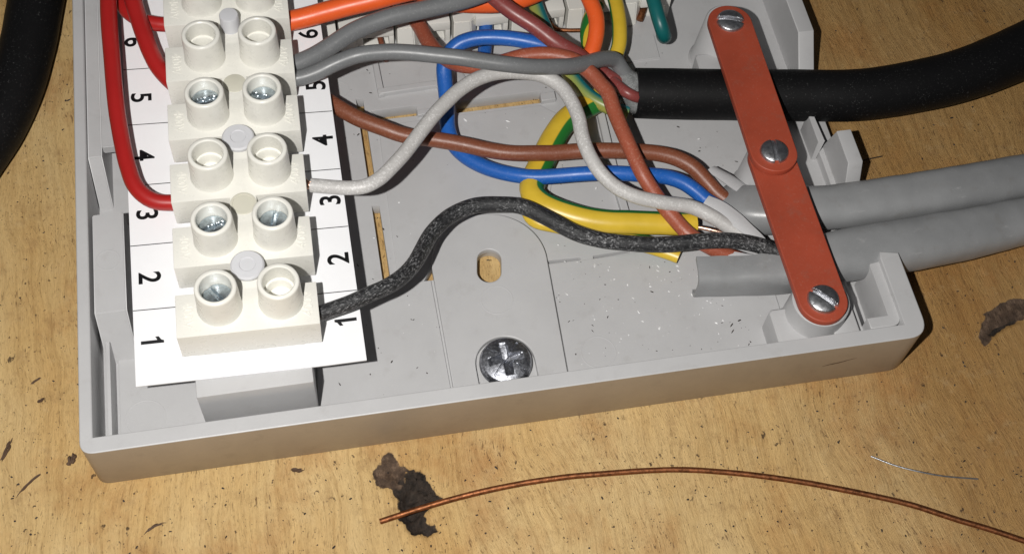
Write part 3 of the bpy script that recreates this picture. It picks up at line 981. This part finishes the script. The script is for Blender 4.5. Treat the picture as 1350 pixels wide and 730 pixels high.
# depth of each screw below the rim of its tower; None = bare moulded bottom
depths = [(2.3, None), (2.1, 2.1), (None, None), (1.7, 2.0), (None, None), (None, None), (None, None)]
protos = {}
for i in range(8):
    sy = 10.0 * i
    if i == 0:
        sg = link_mesh('terminal_segment', *seg_v, CP, strip); protos['seg'] = sg
    else:
        sg = protos['seg'].copy(); COL.objects.link(sg); sg.location = (0, sy * MM, 0); sg.parent = strip
    ORG[sg.name] = Vector((0, 0, 0))
    for j, x in enumerate((X1, X2)):
        key = 'tower%d' % j
        if key not in protos:
            t = link_mesh('screw_tower', *tower_geo(x, YPc), CP, sg, 40); protos[key] = t
        else:
            t = protos[key].copy(); COL.objects.link(t); t.parent = sg
        dp = depths[i][j] if i < len(depths) else None
        key2 = 'screw%d' % j
        if dp is None:
            if 'step' not in protos:
                fl = link_mesh('tower_step', *lathe_geo((0, YPc), [(RI + .02, HP - 2.6), (1.72, HP - 2.65), (1.6, HP - 2.8), (1.55, HP - 4.3)], 36, False, True), CP, sg, 40)
                protos['step'] = fl
            else:
                fl = protos['step'].copy(); COL.objects.link(fl); fl.parent = sg
            fl.location.x = x * MM
        else:
            s = dome_screw('terminal_screw', (x, YPc, HP - dp - .45), 1.84, .45, M['terminal_zinc'], slot=(.55, .42), parent=sg, ang=random.uniform(0, 3), nr=16, na=48, edge=.1, flat=.25)
        key3 = 'emboss%d' % j
        if key3 not in protos:
            ex = 1.5 if j == 0 else LX - 1.35
            V = rotz(txt[0], math.pi / 2 if j else -math.pi / 2, (ex, 3.1))
            V = [Vector((v.x, v.y, v.z + .02)) for v in V]
            e = link_mesh('moulded_marking', V, txt[1], CP, sg, 0); protos[key3] = e
        else:
            e = protos[key3].copy(); COL.objects.link(e); e.parent = sg
    # web to the next segment
    if i < 7:
        xm = (X1 + X2) / 2
        link_mesh('web', *box_geo(xm - 1.75, xm + 1.75, sy + DEP - .3, sy + 10.3, -HB + .6, -.02, .1, 1), CP, strip)
        yc = sy + YPc + 5.0
        kind = ['disc', 'hole', 'disc', 'plug', 'peg', 'disc', 'hole'][i]
        PP = M['pin_plastic']
        if kind == 'disc':
            link_mesh('fixing_pin', *lathe_geo((xm, yc), [(1.5, -1), (1.5, .35), (2.12, .55), (2.17, 1.0), (1.95, 1.25), (1.05, 1.29), (.95, 1.18), (.0001, 1.2)], 40, True, False), PP, strip, 40)
        elif kind == 'peg':
            link_mesh('fixing_pin', *lathe_geo((xm, yc + .1), [(1.36, -1), (1.34, 2.5), (1.22, 2.7), (1.15, 2.72)], 36), PP, strip, 40)
        elif kind == 'plug':
            link_mesh('pin_hole', *lathe_geo((xm, yc), [(1.55, -1), (1.55, .06), (1.48, .10)], 36), M['plug_plastic'], strip, 40)
        else:
            link_mesh('pin_hole', *lathe_geo((xm, yc), [(1.72, -.5), (1.72, .05), (1.62, .1), (1.42, .1), (1.36, 0.02), (1.3, .03)], 36), M['plug_plastic'], strip, 40)

# ================================================================== push-in connectors along the far edge
cr = root('connector_row', (70, 66, F3), 'row of pale push-in wire connectors along the back of the grey box', 'connector')
CONN = M['connector_plastic']
cyb = 66.6
cxs = [39.3, 48.3, 57.3, 66.7, 75.9, 84.7, 93.6]
cyb = at(593, 57, FZ).y
CT = 7.0                                        # top of the housings
for i in range(6):
    x0, x1 = cxs[i] + .25, cxs[i + 1] - .2
    wd = x1 - x0; xm = x0 + wd * .44
    y0 = cyb + .12 * i
    g = [box_geo(xm - .3, x1, y0 + 3.6, y0 + 16, FZ - .1, CT - .05, .15),          # body behind the opening
         box_geo(xm - .3, x1, y0 + .1, y0 + 3.8, CT - 1.9, CT, .2),                # lintel
         box_geo(x1 - .8, x1, y0 + .12, y0 + 3.8, FZ - .1, CT - 1.8, .15),         # right jamb
         box_geo(xm + .1, x1 - .7, y0 + .9, y0 + 3.7, FZ - .1, FZ + .5, .1)]       # sill of the opening
    V, F = merge(*g)
    hs = link_mesh('connector_housing', V, F, CONN, cr)
    # solid left half with a nose that leans forward at its foot and falls away on its right flank
    bm = bmesh.new()
    a = [bm.verts.new(p) for p in ((x0, y0 - .9, FZ - .1), (xm - 1.0, y0 - .9, FZ - .1), (xm, y0 + .5, FZ - .1), (xm, y0 + 16, FZ - .1), (x0, y0 + 16, FZ - .1),
                                   (x0 + .1, y0 - .25, CT), (xm - 1.2, y0 - .25, CT), (xm - .1, y0 + 1.0, CT - .5), (xm - .1, y0 + 16, CT - .5), (x0 + .1, y0 + 16, CT))]
    for f in ((4, 3, 2, 1, 0), (0, 1, 6, 5), (1, 2, 7, 6), (2, 3, 8, 7), (3, 4, 9, 8), (4, 0, 5, 9), (5, 6, 7, 8, 9)): bm.faces.new([a[k] for k in f])
    bmesh.ops.recalc_face_normals(bm, faces=bm.faces[:])
    bmesh.ops.bevel(bm, geom=bm.edges[:], offset=.16, segments=2, affect='EDGES')
    bm.verts.index_update()
    link_mesh('housing_nose', *bm_out(bm), CONN, hs)
    link_mesh('clamp_spring', *box_geo(xm + .7, xm + 1.5, y0 + 2.0, y0 + 2.6, FZ + .4, CT - 2.2, .1), M['copper'] if i in (3, 5) else M['dark_debris'], hs)
link_mesh('connector_housing', *box_geo(36.2, 39.2, cyb + .3, cyb + 16, FZ - .1, CT - .6, .25), CONN, cr)

# ================================================================== wires
GRP = None
wire('red_wire', [(146, -60, 19.5), (143, 0, 19.2), (149, 93, 18.8), (153.5, 140, 18.4), (158, 168, 18.1), (163, 195, 17.8), (168.5, 220, 17.5), (177, 243, 17.2), (190, 257.5, 16.9), (207, 265.5, 16.7), (236, 267.5, 16.6)], 22,
     M['red_insulation'], 'long red wire hanging down the left side and curving into the third cream terminal', group='red wires', wob=.01, seed=1)
wire('red_wire', [(163, -45, 19), (175.5, 0, 18.6), (182, 22, 18.3), (190, 47, 18), (199, 70, 17.6), (211, 91, 17.1), (234, 114, 16.6)], 23,
     M['red_insulation'], 'red wire slanting across the left digit 6 into the fifth terminal', group='red wires', wob=.01, seed=2)
wire('red_wire', [(146, -40, 16.5), (157, -4, 16.5), (166, 14, 16.5), (184, 26, 16.5), (206, 31, 16.5), (234, 33, 16.5)], 20,
     M['red_insulation'], 'short red wire going straight into the sixth terminal behind the slanting red one', group='red wires', wob=.01, seed=3)
wire('orange_wire', [(366, 30, 16.4), (385, 27, 16.4), (404, 23, 16.6), (424, 17.5, 17), (460, 8, 17.8), (510, -4, 18.5), (570, -18, 19)], 27,
     M['orange_insulation'], 'orange wire leaving the sixth terminal on the right above the grey wires', group='orange wires', wob=.01, seed=4)
wire('orange_wire', [(540, -16, 14.5), (585, 1, 14), (620, 4.5, 13.6), (655, 4, 13.3), (690, -3, 13.5), (730, -20, 14)], 27,
     M['orange_insulation'], 'orange wire dipping into view behind the upper grey wire at the top edge', group='orange wires', wob=.01, seed=5)
wire('orange_wire', [(760, -35, 13.5), (777, 0, 13.3), (785, 20, 13), (786.5, 38, 12.4), (784.5, 55, 11.6), (778, 76, 10.6), (772, 90, 9.5)], 21.5,
     M['orange_insulation'], 'orange wire bending down in a hook behind the end of the grey wire', group='orange wires', wob=.01, seed=6)
wire('grey_wire', [(366, 93, 16.6), (392, 83, 16.8), (412, 74, 17), (433, 62, 17.3), (473, 39, 18), (513, 24, 18.3), (560, 12.5, 18.4), (607, 1, 18.3), (660, -16, 18)], 24.5,
     M['grey_insulation'], 'upper grey wire rising from the fifth terminal to the top edge of the photo', group='grey wires', wob=.01, seed=7)
wire('grey_wire', [(366, 105, 16.4), (391, 103.5, 16.4), (405, 100.5, 16.5), (420, 95, 16.8), (444, 82.5, 17.6), (469, 73, 18.2), (507, 69.5, 18.7), (545, 70, 18.9), (583, 73.5, 18.9), (625, 79.5, 18.6), (670, 85.5, 18), (706.7, 89, 17), (746.7, 87.5, 15.5), (773, 83.5, 14), (797, 77.5, 12.2), (812, 80, 10.6), (822, 95, 9.0), (836, 112, 7.6)], 21.5,
     M['grey_insulation'], 'lower grey wire running from the fifth terminal across to the black cable end', group='grey wires', wob=.01, seed=8)
wire('brown_wire', [(400, 108, 9), (424, 128, 9.5), (446.6, 142, 10), (473, 156, 9.8), (506, 169, 9.4), (530, 177, 9), (571.5, 184, 8.8), (604, 189.5, 8.6), (640, 197, 8.4), (680, 202.5, 8.3), (720, 201.5, 8.3), (760, 199.5, 8.3), (800, 199, 8.4), (840, 199.5, 8.4), (868, 202, 8.3), (890, 208, 8.1), (913, 221, 7.6), (932.5, 241, 7), (949, 258, 6.4), (985, 282, 5.6)], 21.5,
     M['brown_insulation'], 'brown wire coming from under the card and running level into the grey cable', wob=.012, seed=9)
wire('blue_wire', [(800, 100, 8.5), (782, 90, 10), (755, 75, 11), (722, 62.5, 12.2), (706.7, 58.5, 12.5), (673, 51.5, 12.6), (646.7, 49.5, 12.4), (622, 51.5, 12), (604, 58, 11.3), (593, 69, 10.5), (585.5, 86, 9.5), (586, 104, 8.5), (590, 139, 7), (589.6, 165, 6.2), (597, 189, 5.8), (611, 204.5, 5.8), (633, 217.5, 5.9), (659, 226.5, 6.2), (690, 231.5, 6.8), (720, 233, 7.3), (760, 231.3, 8.2), (800, 229.3, 8.8), (833, 229.5, 8.9), (860, 230.5, 8.7), (880, 233.5, 8.3), (900.6, 241, 7.9), (918, 252.5, 7.4), (932, 264, 6.9), (975, 288, 6.2)], 20.5,
     M['blue_insulation'], 'long blue wire looping back near the connectors and running right to the grey cable', group='blue wires', wob=.012, seed=10)
wire('blue_wire', [(641, 10, 3.9), (641, 30, 4.0), (640.5, 45, 4.3), (639, 64, 4.6), (636, 88, 4.6)], 18.5,
     M['blue_insulation'], 'short blue wire coming straight out of a connector behind the blue loop', group='blue wires', wob=.01, seed=11)
wire('salmon_wire', [(536, 6, 6.5), (547, 24, 7.2), (557, 40, 8), (567, 57, 9), (585, 76, 10.5), (615, 87.5, 12), (650, 85, 13), (690, 74.5, 13.6), (728, 72.5, 13.8), (757, 79.5, 13.7), (778, 96, 13.4), (793, 113, 13.1), (801, 122, 13), (810, 147, 12.6), (822.7, 176, 12.2), (836.7, 207, 11.6), (849, 233, 10.8), (866.7, 259.6, 9.2), (886, 284, 8.4), (908, 308, 7.9), (935, 325, 7.2), (962, 337, 6.3), (1010, 352, 5.5)], 20.5,
     M['salmon_insulation'], 'dusty reddish brown wire snaking under the grey wire and down across the blue one', wob=.015, seed=12)
wire('maroon_wire', [(625, -32, 17.5), (650, -5, 17), (673, 14, 16.3), (706, 35.5, 15.2), (735, 57, 14), (762, 74, 12.3), (790, 94, 9.5), (815, 112, 8)], 22,
     M['maroon_insulation'], 'dull maroon wire slanting down from the top edge to the black cable end', wob=.01, seed=13)
wire('white_wire', [(409.5, 244, 16.4), (418, 245, 16.4), (440, 247, 16.5), (462, 247.5, 16.7), (482, 245.5, 16.9), (501, 236, 17), (522, 213.5, 17), (547, 184.5, 16.9), (580, 142.8, 16.6), (604, 119.8, 16.3), (629, 104.5, 15.9), (655, 97, 15.4), (685, 95, 14.9), (712, 99, 14.5), (738, 113.5, 14.2), (753, 133, 14), (762.7, 155, 13.8), (768, 180, 13.5), (777, 205, 13), (790.7, 227, 12.4), (813, 247, 11.4), (841, 260.5, 10.6), (876, 268, 9.9), (913, 273, 9.3), (940, 286, 8.7), (964, 301, 8), (1000, 322, 7)], 19.5,
     M['white_insulation'], 'off-white wire arching from the third terminal over the blue wire to the grey cable', wob=.015, seed=14)
wire('black_wire', [(412, 416, 16.4), (426, 412, 16.4), (456, 401.5, 16.4), (486.5, 388, 16.2), (510, 378, 15.6), (531, 364, 14.6), (547, 347, 13.4), (558, 328, 12.2), (572, 304.5, 11.2), (593, 285, 10.6), (622, 271.5, 10.3), (655, 269.5, 10.2), (685, 272.5, 10.2), (723, 288.5, 10.1), (761, 307, 10.1), (799, 317.5, 10), (837, 321.5, 9.9), (888, 321.5, 9.6), (926, 318.5, 9.4), (964, 317, 9.1), (995, 321.5, 8.6), (1030, 334, 8)], 21.5,
     M['black_insulation'], 'scuffed black wire arching from the first terminal over the fixing tab to the grey cable', wob=.03, seed=15)
wire('earth_sleeve', [(806, 122, 5.5), (785, 134, 5.6), (762, 147, 5.6), (744, 162, 5.6), (727, 187, 5.6), (712.5, 217, 5.7), (703, 238, 6.0), (702, 254, 6.4), (715, 268, 6.7), (748, 281.5, 6.7), (787, 290.5, 6.6), (837, 293, 6.5), (888, 294.5, 6.4), (916, 294, 6.2)], 33,
     M['green_yellow_insulation'], 'thick yellow and green sleeve with a cut end just left of the grey cable', 'sleeve', 'green and yellow earth sleeves', wob=.03, seed=16, flat=.86)
wire('earth_sleeve', [(732, 188, 4.6), (718, 218, 4.6), (704, 250, 4.6), (699, 275, 4.6), (706, 288, 4.6), (740, 297, 4.6), (800, 311, 4.4), (850, 321, 4.2), (880, 330, 4.2), (896, 336, 4.2)], 26,
     M['green_yellow_insulation'], 'second yellow and green sleeve lying mostly hidden beneath the black wire', 'sleeve', 'green and yellow earth sleeves', wob=.03, seed=17, flat=.7)
wire('earth_core', [(880, 300, 6.4), (916, 299, 6.4), (940, 303.5, 6.6), (975, 314, 6.2)], 6.5,
     M['bright_copper'], 'short shiny bare copper conductor showing between the sleeve and the grey cable', 'wire', n=10)
wire('green_yellow_wire', [(806, -22, 9), (814, 14, 9.2), (817, 38, 8.8), (815, 62, 8), (806, 84, 7)], 20,
     M['green_yellow_insulation'], 'yellow side of a looped earth wire showing right of the orange hook', 'wire', 'green and yellow earth wires', roll=-.75, seed=18)
wire('green_yellow_wire', [(788, 8, 7.5), (777, 27, 7.8), (774, 48, 7.6), (779, 72, 7)], 19,
     M['green_yellow_insulation'], 'short green and yellow wire peeping out left of the orange hook', 'wire', 'green and yellow earth wires', twist=.35, seed=19)
wire('teal_striped_wire', [(700, -28, 9.5), (705, 0, 9.2), (712, 22, 8.8), (728, 58, 8), (752, 100, 7), (776, 126.5, 6.6), (799, 139.5, 6.3), (828, 150, 5.8)], 20,
     M['teal_yellow_insulation'], 'teal and yellow striped wire passing under the maroon and white wires', 'wire', seed=20)
wire('teal_wire', [(850, -40, 13), (861, 0, 12.6), (866, 18, 12.2), (871, 34, 11.4), (874.5, 45, 10.2), (875.5, 49, 8.2), (874, 47, 5)], 19,
     M['teal_insulation'], 'dark teal wire hanging from the top edge and turning down beside the connectors', 'wire', seed=21)
wire('connector_link', [(716, 6, 4.4), (721, 20, 4.4), (726, 31, 4.4), (733, 38.5, 4.4), (745, 40.2, 4.4), (775, 40, 4.4)], 5.5,
     M['copper'], 'bent bare copper link joining two pale connectors', 'wire', n=10)
wire('connector_conductor', [(850, 4, 3.6), (847, 16, 3.8), (843, 27, 3.4)], 9,
     M['copper'], 'bare copper conductor end inside the right hand connector by the teal wire', 'wire', n=10)
wire('brown_tail', [(496, 26, 3.6), (499, 42, 3.8), (503, 58, 4.2), (509, 80, 4.2)], 7.5,
     M['brown_insulation'], 'thin brown wire tail dropping from a connector between the two grey wires', 'wire', n=10)
wire('conductor_end', [(396, 243, 16.4), (404, 243.6, 16.4), (414, 244.6, 16.4)], 12, M['bright_copper'],
     'bare copper end of the white wire entering the third terminal', n=12)
wire('copper_strand', [(403, 236, 16.9), (409, 240, 17.3), (413, 238, 17.2)], 2.0, M['bright_copper'],
     'tiny frayed copper strand where the white wire enters the third terminal', 'wire', n=8)

# ------------------------------------------------------------------ cables
cab = root('black_cable', tuple(at(950, 124, 3.2)), 'thick black round cable entering the box from the right under the red clamp', 'cable')
V, F, U = sweep_geo(trace([(837.5, 123, 6.9, 66), (880, 124, 6.9, 67), (950, 125, 6.9, 67), (1050, 126, 6.9, 68), (1130, 125.5, 7, 68), (1200, 115.5, 6.9, 68.5), (1270, 98.5, 6.4, 70), (1350, 66.5, 5.4, 73), (1460, 8, 4.4, 72), (1600, -90, 4.2, 70)], 67), n=40, wob=.008, seed=31)
link_mesh('outer_sheath', V, F, M['black_sheath'], cab, 50, U)
V, F, U = sweep_geo(trace([(811, 100, 7.8, 22), (821, 107, 7.6, 34), (831, 115, 7.3, 46), (842, 122, 6.9, 58), (860, 124, 6.9, 60)], 50), n=30, wob=.10, seed=32)
link_mesh('inner_sleeve', V, F, M['smoky_sleeve'], cab, 60, U)
wire('core', [(796, 96, 8.0), (812, 111, 9.2), (826, 122, 9.6), (836, 127, 9.2), (846, 129.5, 8.0)], 15, M['maroon_insulation'], 'maroon core end in the smoky sleeve', parent=cab)
wire('filler', [(802, 82, 9.6), (815, 92, 8.8), (830, 104, 8.4), (856, 112, 7.6)], 20, M['filler'], None, parent=cab, wob=.15, seed=33)

bc = wire('black_cable', [(66, -90, 4.0), (54, -30, 4.0), (47.5, 0, 4.0), (38.5, 50, 4.0), (23, 108, 4.0), (-1, 164, 4.0), (-40, 225, 4.0)], 70,
          M['black_sheath'], 'thick black cable curving over the bare bench left of the grey box', 'cable', n=40, wob=.008, seed=34)

# two grey sheathed cables
def ring_ellipse(flat, n=36, a0=0, a1=2 * math.pi):
    return [(math.cos(a0 + (a1 - a0) * k / n), math.sin(a0 + (a1 - a0) * k / n) * flat) for k in range(n)]


def grey_cable(label, pp, seed, flat):
    rt = root('grey_cable', tuple(at(pp[2][0], pp[2][1], 3)), label, 'cable', 'grey sheathed cables')
    V, F, U = sweep_geo(trace(pp, 60), wob=.022, seed=seed, flat=flat, ring=[(abs(math.cos(t)) ** .72 * (1 if math.cos(t) > 0 else -1), flat * abs(math.sin(t)) ** .8 * (1 if math.sin(t) > 0 else -1)) for t in np.linspace(0, 2 * math.pi, 45)[:-1]])
    link_mesh('sheath', V, F, M['grey_sheath'], rt, 50, U)
    return rt


g1 = grey_cable('upper grey flat cable entering the box between the black cable and the other grey one',
                [(950, 262, 4.6, 40), (968, 270, 5.2, 56), (990, 276, 5.8, 64), (1020, 277, 6.6, 64), (1050, 275, 7.0, 60), (1085, 274, 7.0, 58), (1140, 268, 7.0, 60), (1218, 256, 6.6, 60), (1290, 244, 5.8, 60), (1350, 233.5, 4.8, 60), (1460, 212, 3.4, 60), (1600, 180, 3.2, 60)], 35, .82)
g2 = grey_cable('lower grey flat cable entering the box nearest the front, with a slit open end',
                [(1018, 350, 6.2, 48), (1060, 345, 7.0, 60), (1100, 339, 7.3, 68), (1150, 330, 7.2, 70), (1218, 319, 6.4, 70), (1290, 305, 5.2, 66), (1350, 292, 4.2, 62), (1460, 268, 3.2, 60), (1600, 232, 3.1, 60)], 36, .80)


def channel(name, pp, wpx, a0, a1, th, mat, parent, flat=.9, seed=0, inner=None, sq=1.0):
    """slit sheath: an open arc with real thickness"""
    n = 20
    pw = lambda u: abs(u) ** sq * (1 if u > 0 else -1)
    ring = [(pw(math.cos(a0 + (a1 - a0) * k / n)), pw(math.sin(a0 + (a1 - a0) * k / n)) * flat) for k in range(n + 1)]
    ring += [((1 - th) * pw(math.cos(a1 + (a0 - a1) * k / n)), (1 - th) * pw(math.sin(a1 + (a0 - a1) * k / n)) * flat) for k in range(n + 1)]
    V, F, U = sweep_geo(trace(pp, wpx), ring=ring, flat=flat, wob=.04, seed=seed)
    o = link_mesh(name, V, F, [mat, inner or mat], parent, 40, U)
    if inner:
        nn = len(ring)
        for pi, p in enumerate(o.data.polygons):
            if n + 1 <= pi % nn < nn - 1 and pi < len(F) - 2: p.material_index = 1
    return o


channel('slit_sheath', [(915, 362, 5.2, 52), (950, 361, 5.2, 52), (985, 360, 5.4, 53), (1030, 356, 5.8, 56), (1065, 349, 6.4, 60)], 46, math.radians(74), math.radians(252), .2, M['grey_sheath'], g2, .98, 41, None, .55)
channel('slit_sheath', [(932, 232, 5.2, 36), (950, 246, 5.4, 44), (972, 262, 5.6, 48), (1000, 280, 6.2, 54), (1040, 292, 6.6, 56)], 46, math.radians(-60), math.radians(100), .12, M['sheath_inside'], g1, .8, 42)


def flap(name, pp, wpx, mat, parent, th=.28, seed=0):
    st = trace(pp, wpx)
    ring = [(-1, .06), (-.5, .16), (0, .2), (.5, .16), (1, .06), (1, -.1), (.5, 0), (0, .03), (-.5, 0), (-1, -.1)]
    V, F, U = sweep_geo(st, ring=ring, flat=.2, wob=.12, seed=seed)
    return link_mesh(name, V, F, mat, parent, 40, U)


flap('sheath_flap', [(931, 263, 9.2, 15), (945, 271, 9.2, 20), (966, 286, 9.0, 22), (990, 306, 8.6, 18), (1012, 326, 8.2, 13), (1030, 344, 7.8, 9)], 18, M['sheath_inside'], g1, seed=51)
flap('sheath_flap', [(935, 273, 8.9, 10), (955, 290, 8.7, 12), (978, 308, 8.3, 11), (1000, 324, 8, 8)], 12, M['grey_sheath'], g1, seed=52)
flap('sheath_flap', [(921, 222, 5.4, 6), (936, 231, 5.6, 12), (948, 243, 5.8, 16), (962, 256, 6.0, 14), (985, 272, 6.4, 10)], 14, M['sheath_inside'], g1, seed=53)
flap('sheath_flap', [(960, 336, 7.2, 12), (985, 341, 7.4, 15), (1012, 345, 7.6, 14), (1035, 349, 7.6, 10)], 14, M['sheath_inside'], g2, seed=54)

# ================================================================== loose things on the bench
wire('copper_offcut', [(500.7, 687, .95), (522, 680, 1.0), (546.7, 672, 1.1), (585, 660.5, 1.3), (633, 648, 1.6), (686.6, 637, 1.8), (740, 629, 1.9), (800, 623.5, 1.9), (860, 619.5, 1.8), (900, 618.7, 1.7), (950, 621.5, 1.6), (1003, 627, 1.5), (1055, 634.5, 1.3), (1105.5, 644, 1.2), (1155, 654, 1.1), (1201, 665, 1.0), (1260, 684, .9), (1310, 699, .85), (1360, 716, .85), (1420, 738, .85)], 7.6,
     M['copper'], 'long bare copper wire offcut lying on the bench in front of the box', 'wire', n=14, wob=.05, seed=61)
wire('pin', [(1148, 601, .35), (1181, 613.6, .5), (1215, 622, .7), (1242.5, 627, .6), (1289, 631, .4)], 2.6,
     M['steel'], 'thin steel pin lying on the bench right of the copper offcut', 'pin', n=8)
wire('hair_strand', [(1130, 214, .4), (1142, 210.5, .7), (1163, 206, .35)], 1.8, M['dark_debris'], 'fine dark strand sticking out beside the entry tab on the bench', 'strand', n=6)


def splinter(px, py, L, wpx, ang, label, mat='splinter'):
    """a torn sliver of wood: a few ragged fibres side by side, slightly bent"""
    rr = random.Random(px)
    c = at(px, py, .25); k = px_per_mm(c)
    l, r = L / k / 2, wpx / k / 2
    d = Vector((math.cos(ang), math.sin(ang), 0)); n_ = Vector((-d.y, d.x, 0))
    bend = rr.uniform(-.25, .25) * l
    geos = []
    for f in range(3):
        off = (f - 1) * r * .62; t0 = rr.uniform(-1, -.55) if f != 1 else -1; t1 = rr.uniform(.35, 1) if f != 1 else 1
        st = []
        for i in range(7):
            t = t0 + (t1 - t0) * i / 6
            q = c + d * l * t + n_ * (off + bend * t * t + r * .25 * rr.uniform(-1, 1))
            s = r * .52 * (1 if 0 < i < 6 else .25) * rr.uniform(.6, 1.25)
            st.append((q.x, q.y, .05 + r * .45 * rr.uniform(.8, 1.5), s))
        V, F, U = sweep_geo(spline(st, .25), n=6, wob=.5, seed=px + f)
        geos.append((V, F))
    tag(link_mesh('splinter', *merge(*geos), M[mat], None, 25), label, 'splinter', 'dark splinters on the bench')


splinter(9, 592, 34, 6, math.radians(66), 'long brown splinter at the left edge of the bench')
splinter(203, 693, 32, 3.6, math.radians(22), 'dark thin splinter lying alone in the lower left of the bench')
splinter(94.5, 605, 18, 8, math.radians(80), 'short dark splinter just off the near left corner of the box')
splinter(392, 619, 18, 5, math.radians(-12), 'small black splinter left of the burnt hole')
splinter(54, 527, 11, 4, math.radians(30), 'tiny dark splinter on the bench left of the box wall')
splinter(47, 501, 16, 3, math.radians(28), 'thin brown sliver above the tiny dark splinter left of the box', 'splinter')
splinter(36, 638, 42, 3.4, math.radians(42), 'long pale brown sliver near the lower left edge of the bench')
splinter(1186, 440, 8, 5, math.radians(-70), 'black crumb beside the rounded right corner of the box', 'dark_debris')


def scatter(name, n, area, z, size, mat, label=None, aspect=(1, 2.5), seed=1, weight=None):
    """loose crumbs too many to count: one mesh of small uneven chips lying on a surface"""
    r = random.Random(seed)
    V, F = [], []
    k = 0
    tries = 0
    while k < n and tries < n * 30:
        tries += 1
        px = r.uniform(area[0], area[2]); py = r.uniform(area[1], area[3])
        if weight and r.random() > weight(px, py): continue
        c = at(px, py, z)
        if name.startswith('bench') and (-1 < c.x < W + 1 and c.y > -1): continue
        s = size[0] * (size[1] / size[0]) ** (r.random() ** 1.6)
        a = r.uniform(0, 6.28); asp = r.uniform(*aspect)
        b0 = len(V)
        m_ = 6
        for i in range(m_):
            t = 2 * math.pi * i / m_; q = s * r.uniform(.6, 1.2)
            x, y = q * math.cos(t) * asp, q * math.sin(t)
            V.append(Vector((c.x + x * math.cos(a) - y * math.sin(a), c.y + x * math.sin(a) + y * math.cos(a), c.z - .01)))
        V.append(Vector((c.x + r.uniform(-.2, .2) * s, c.y, c.z + s * r.uniform(.5, 1.0))))
        for i in range(m_): F.append([b0 + i, b0 + (i + 1) % m_, b0 + m_])
        k += 1
    o = link_mesh(name, V, F, mat, None, 40)
    tag(o, label, 'debris', None, 'stuff')


floor_w = lambda x, y: (1.0 if (745 < x < 1030 and 345 < y < 470) else .45) if not (570 < x < 745 and y > 280) else .3
scatter('floor_crumbs', 230, (430, 60, 1030, 520), F3 + .37, (.035, .13), M['dark_debris'], 'fine dark crumbs scattered over the floor of the grey box', (1, 3.6), 3, floor_w)
sh_w = lambda x, y: math.exp(-((x - 870) ** 2 / 2 / 75 ** 2 + (y - 385) ** 2 / 2 / 35 ** 2)) + .06
scatter('floor_shavings', 170, (430, 150, 1040, 500), F3 + .37, (.04, .21), M['light_debris'], 'white plastic shavings scattered over the floor of the grey box', (1, 2.6), 4, sh_w)
scatter('bench_crumbs', 900, (-10, -10, 1360, 740), .03, (.04, .17), M['dark_debris'], 'dark crumbs of dirt scattered over the bench', (1, 2.2), 5)
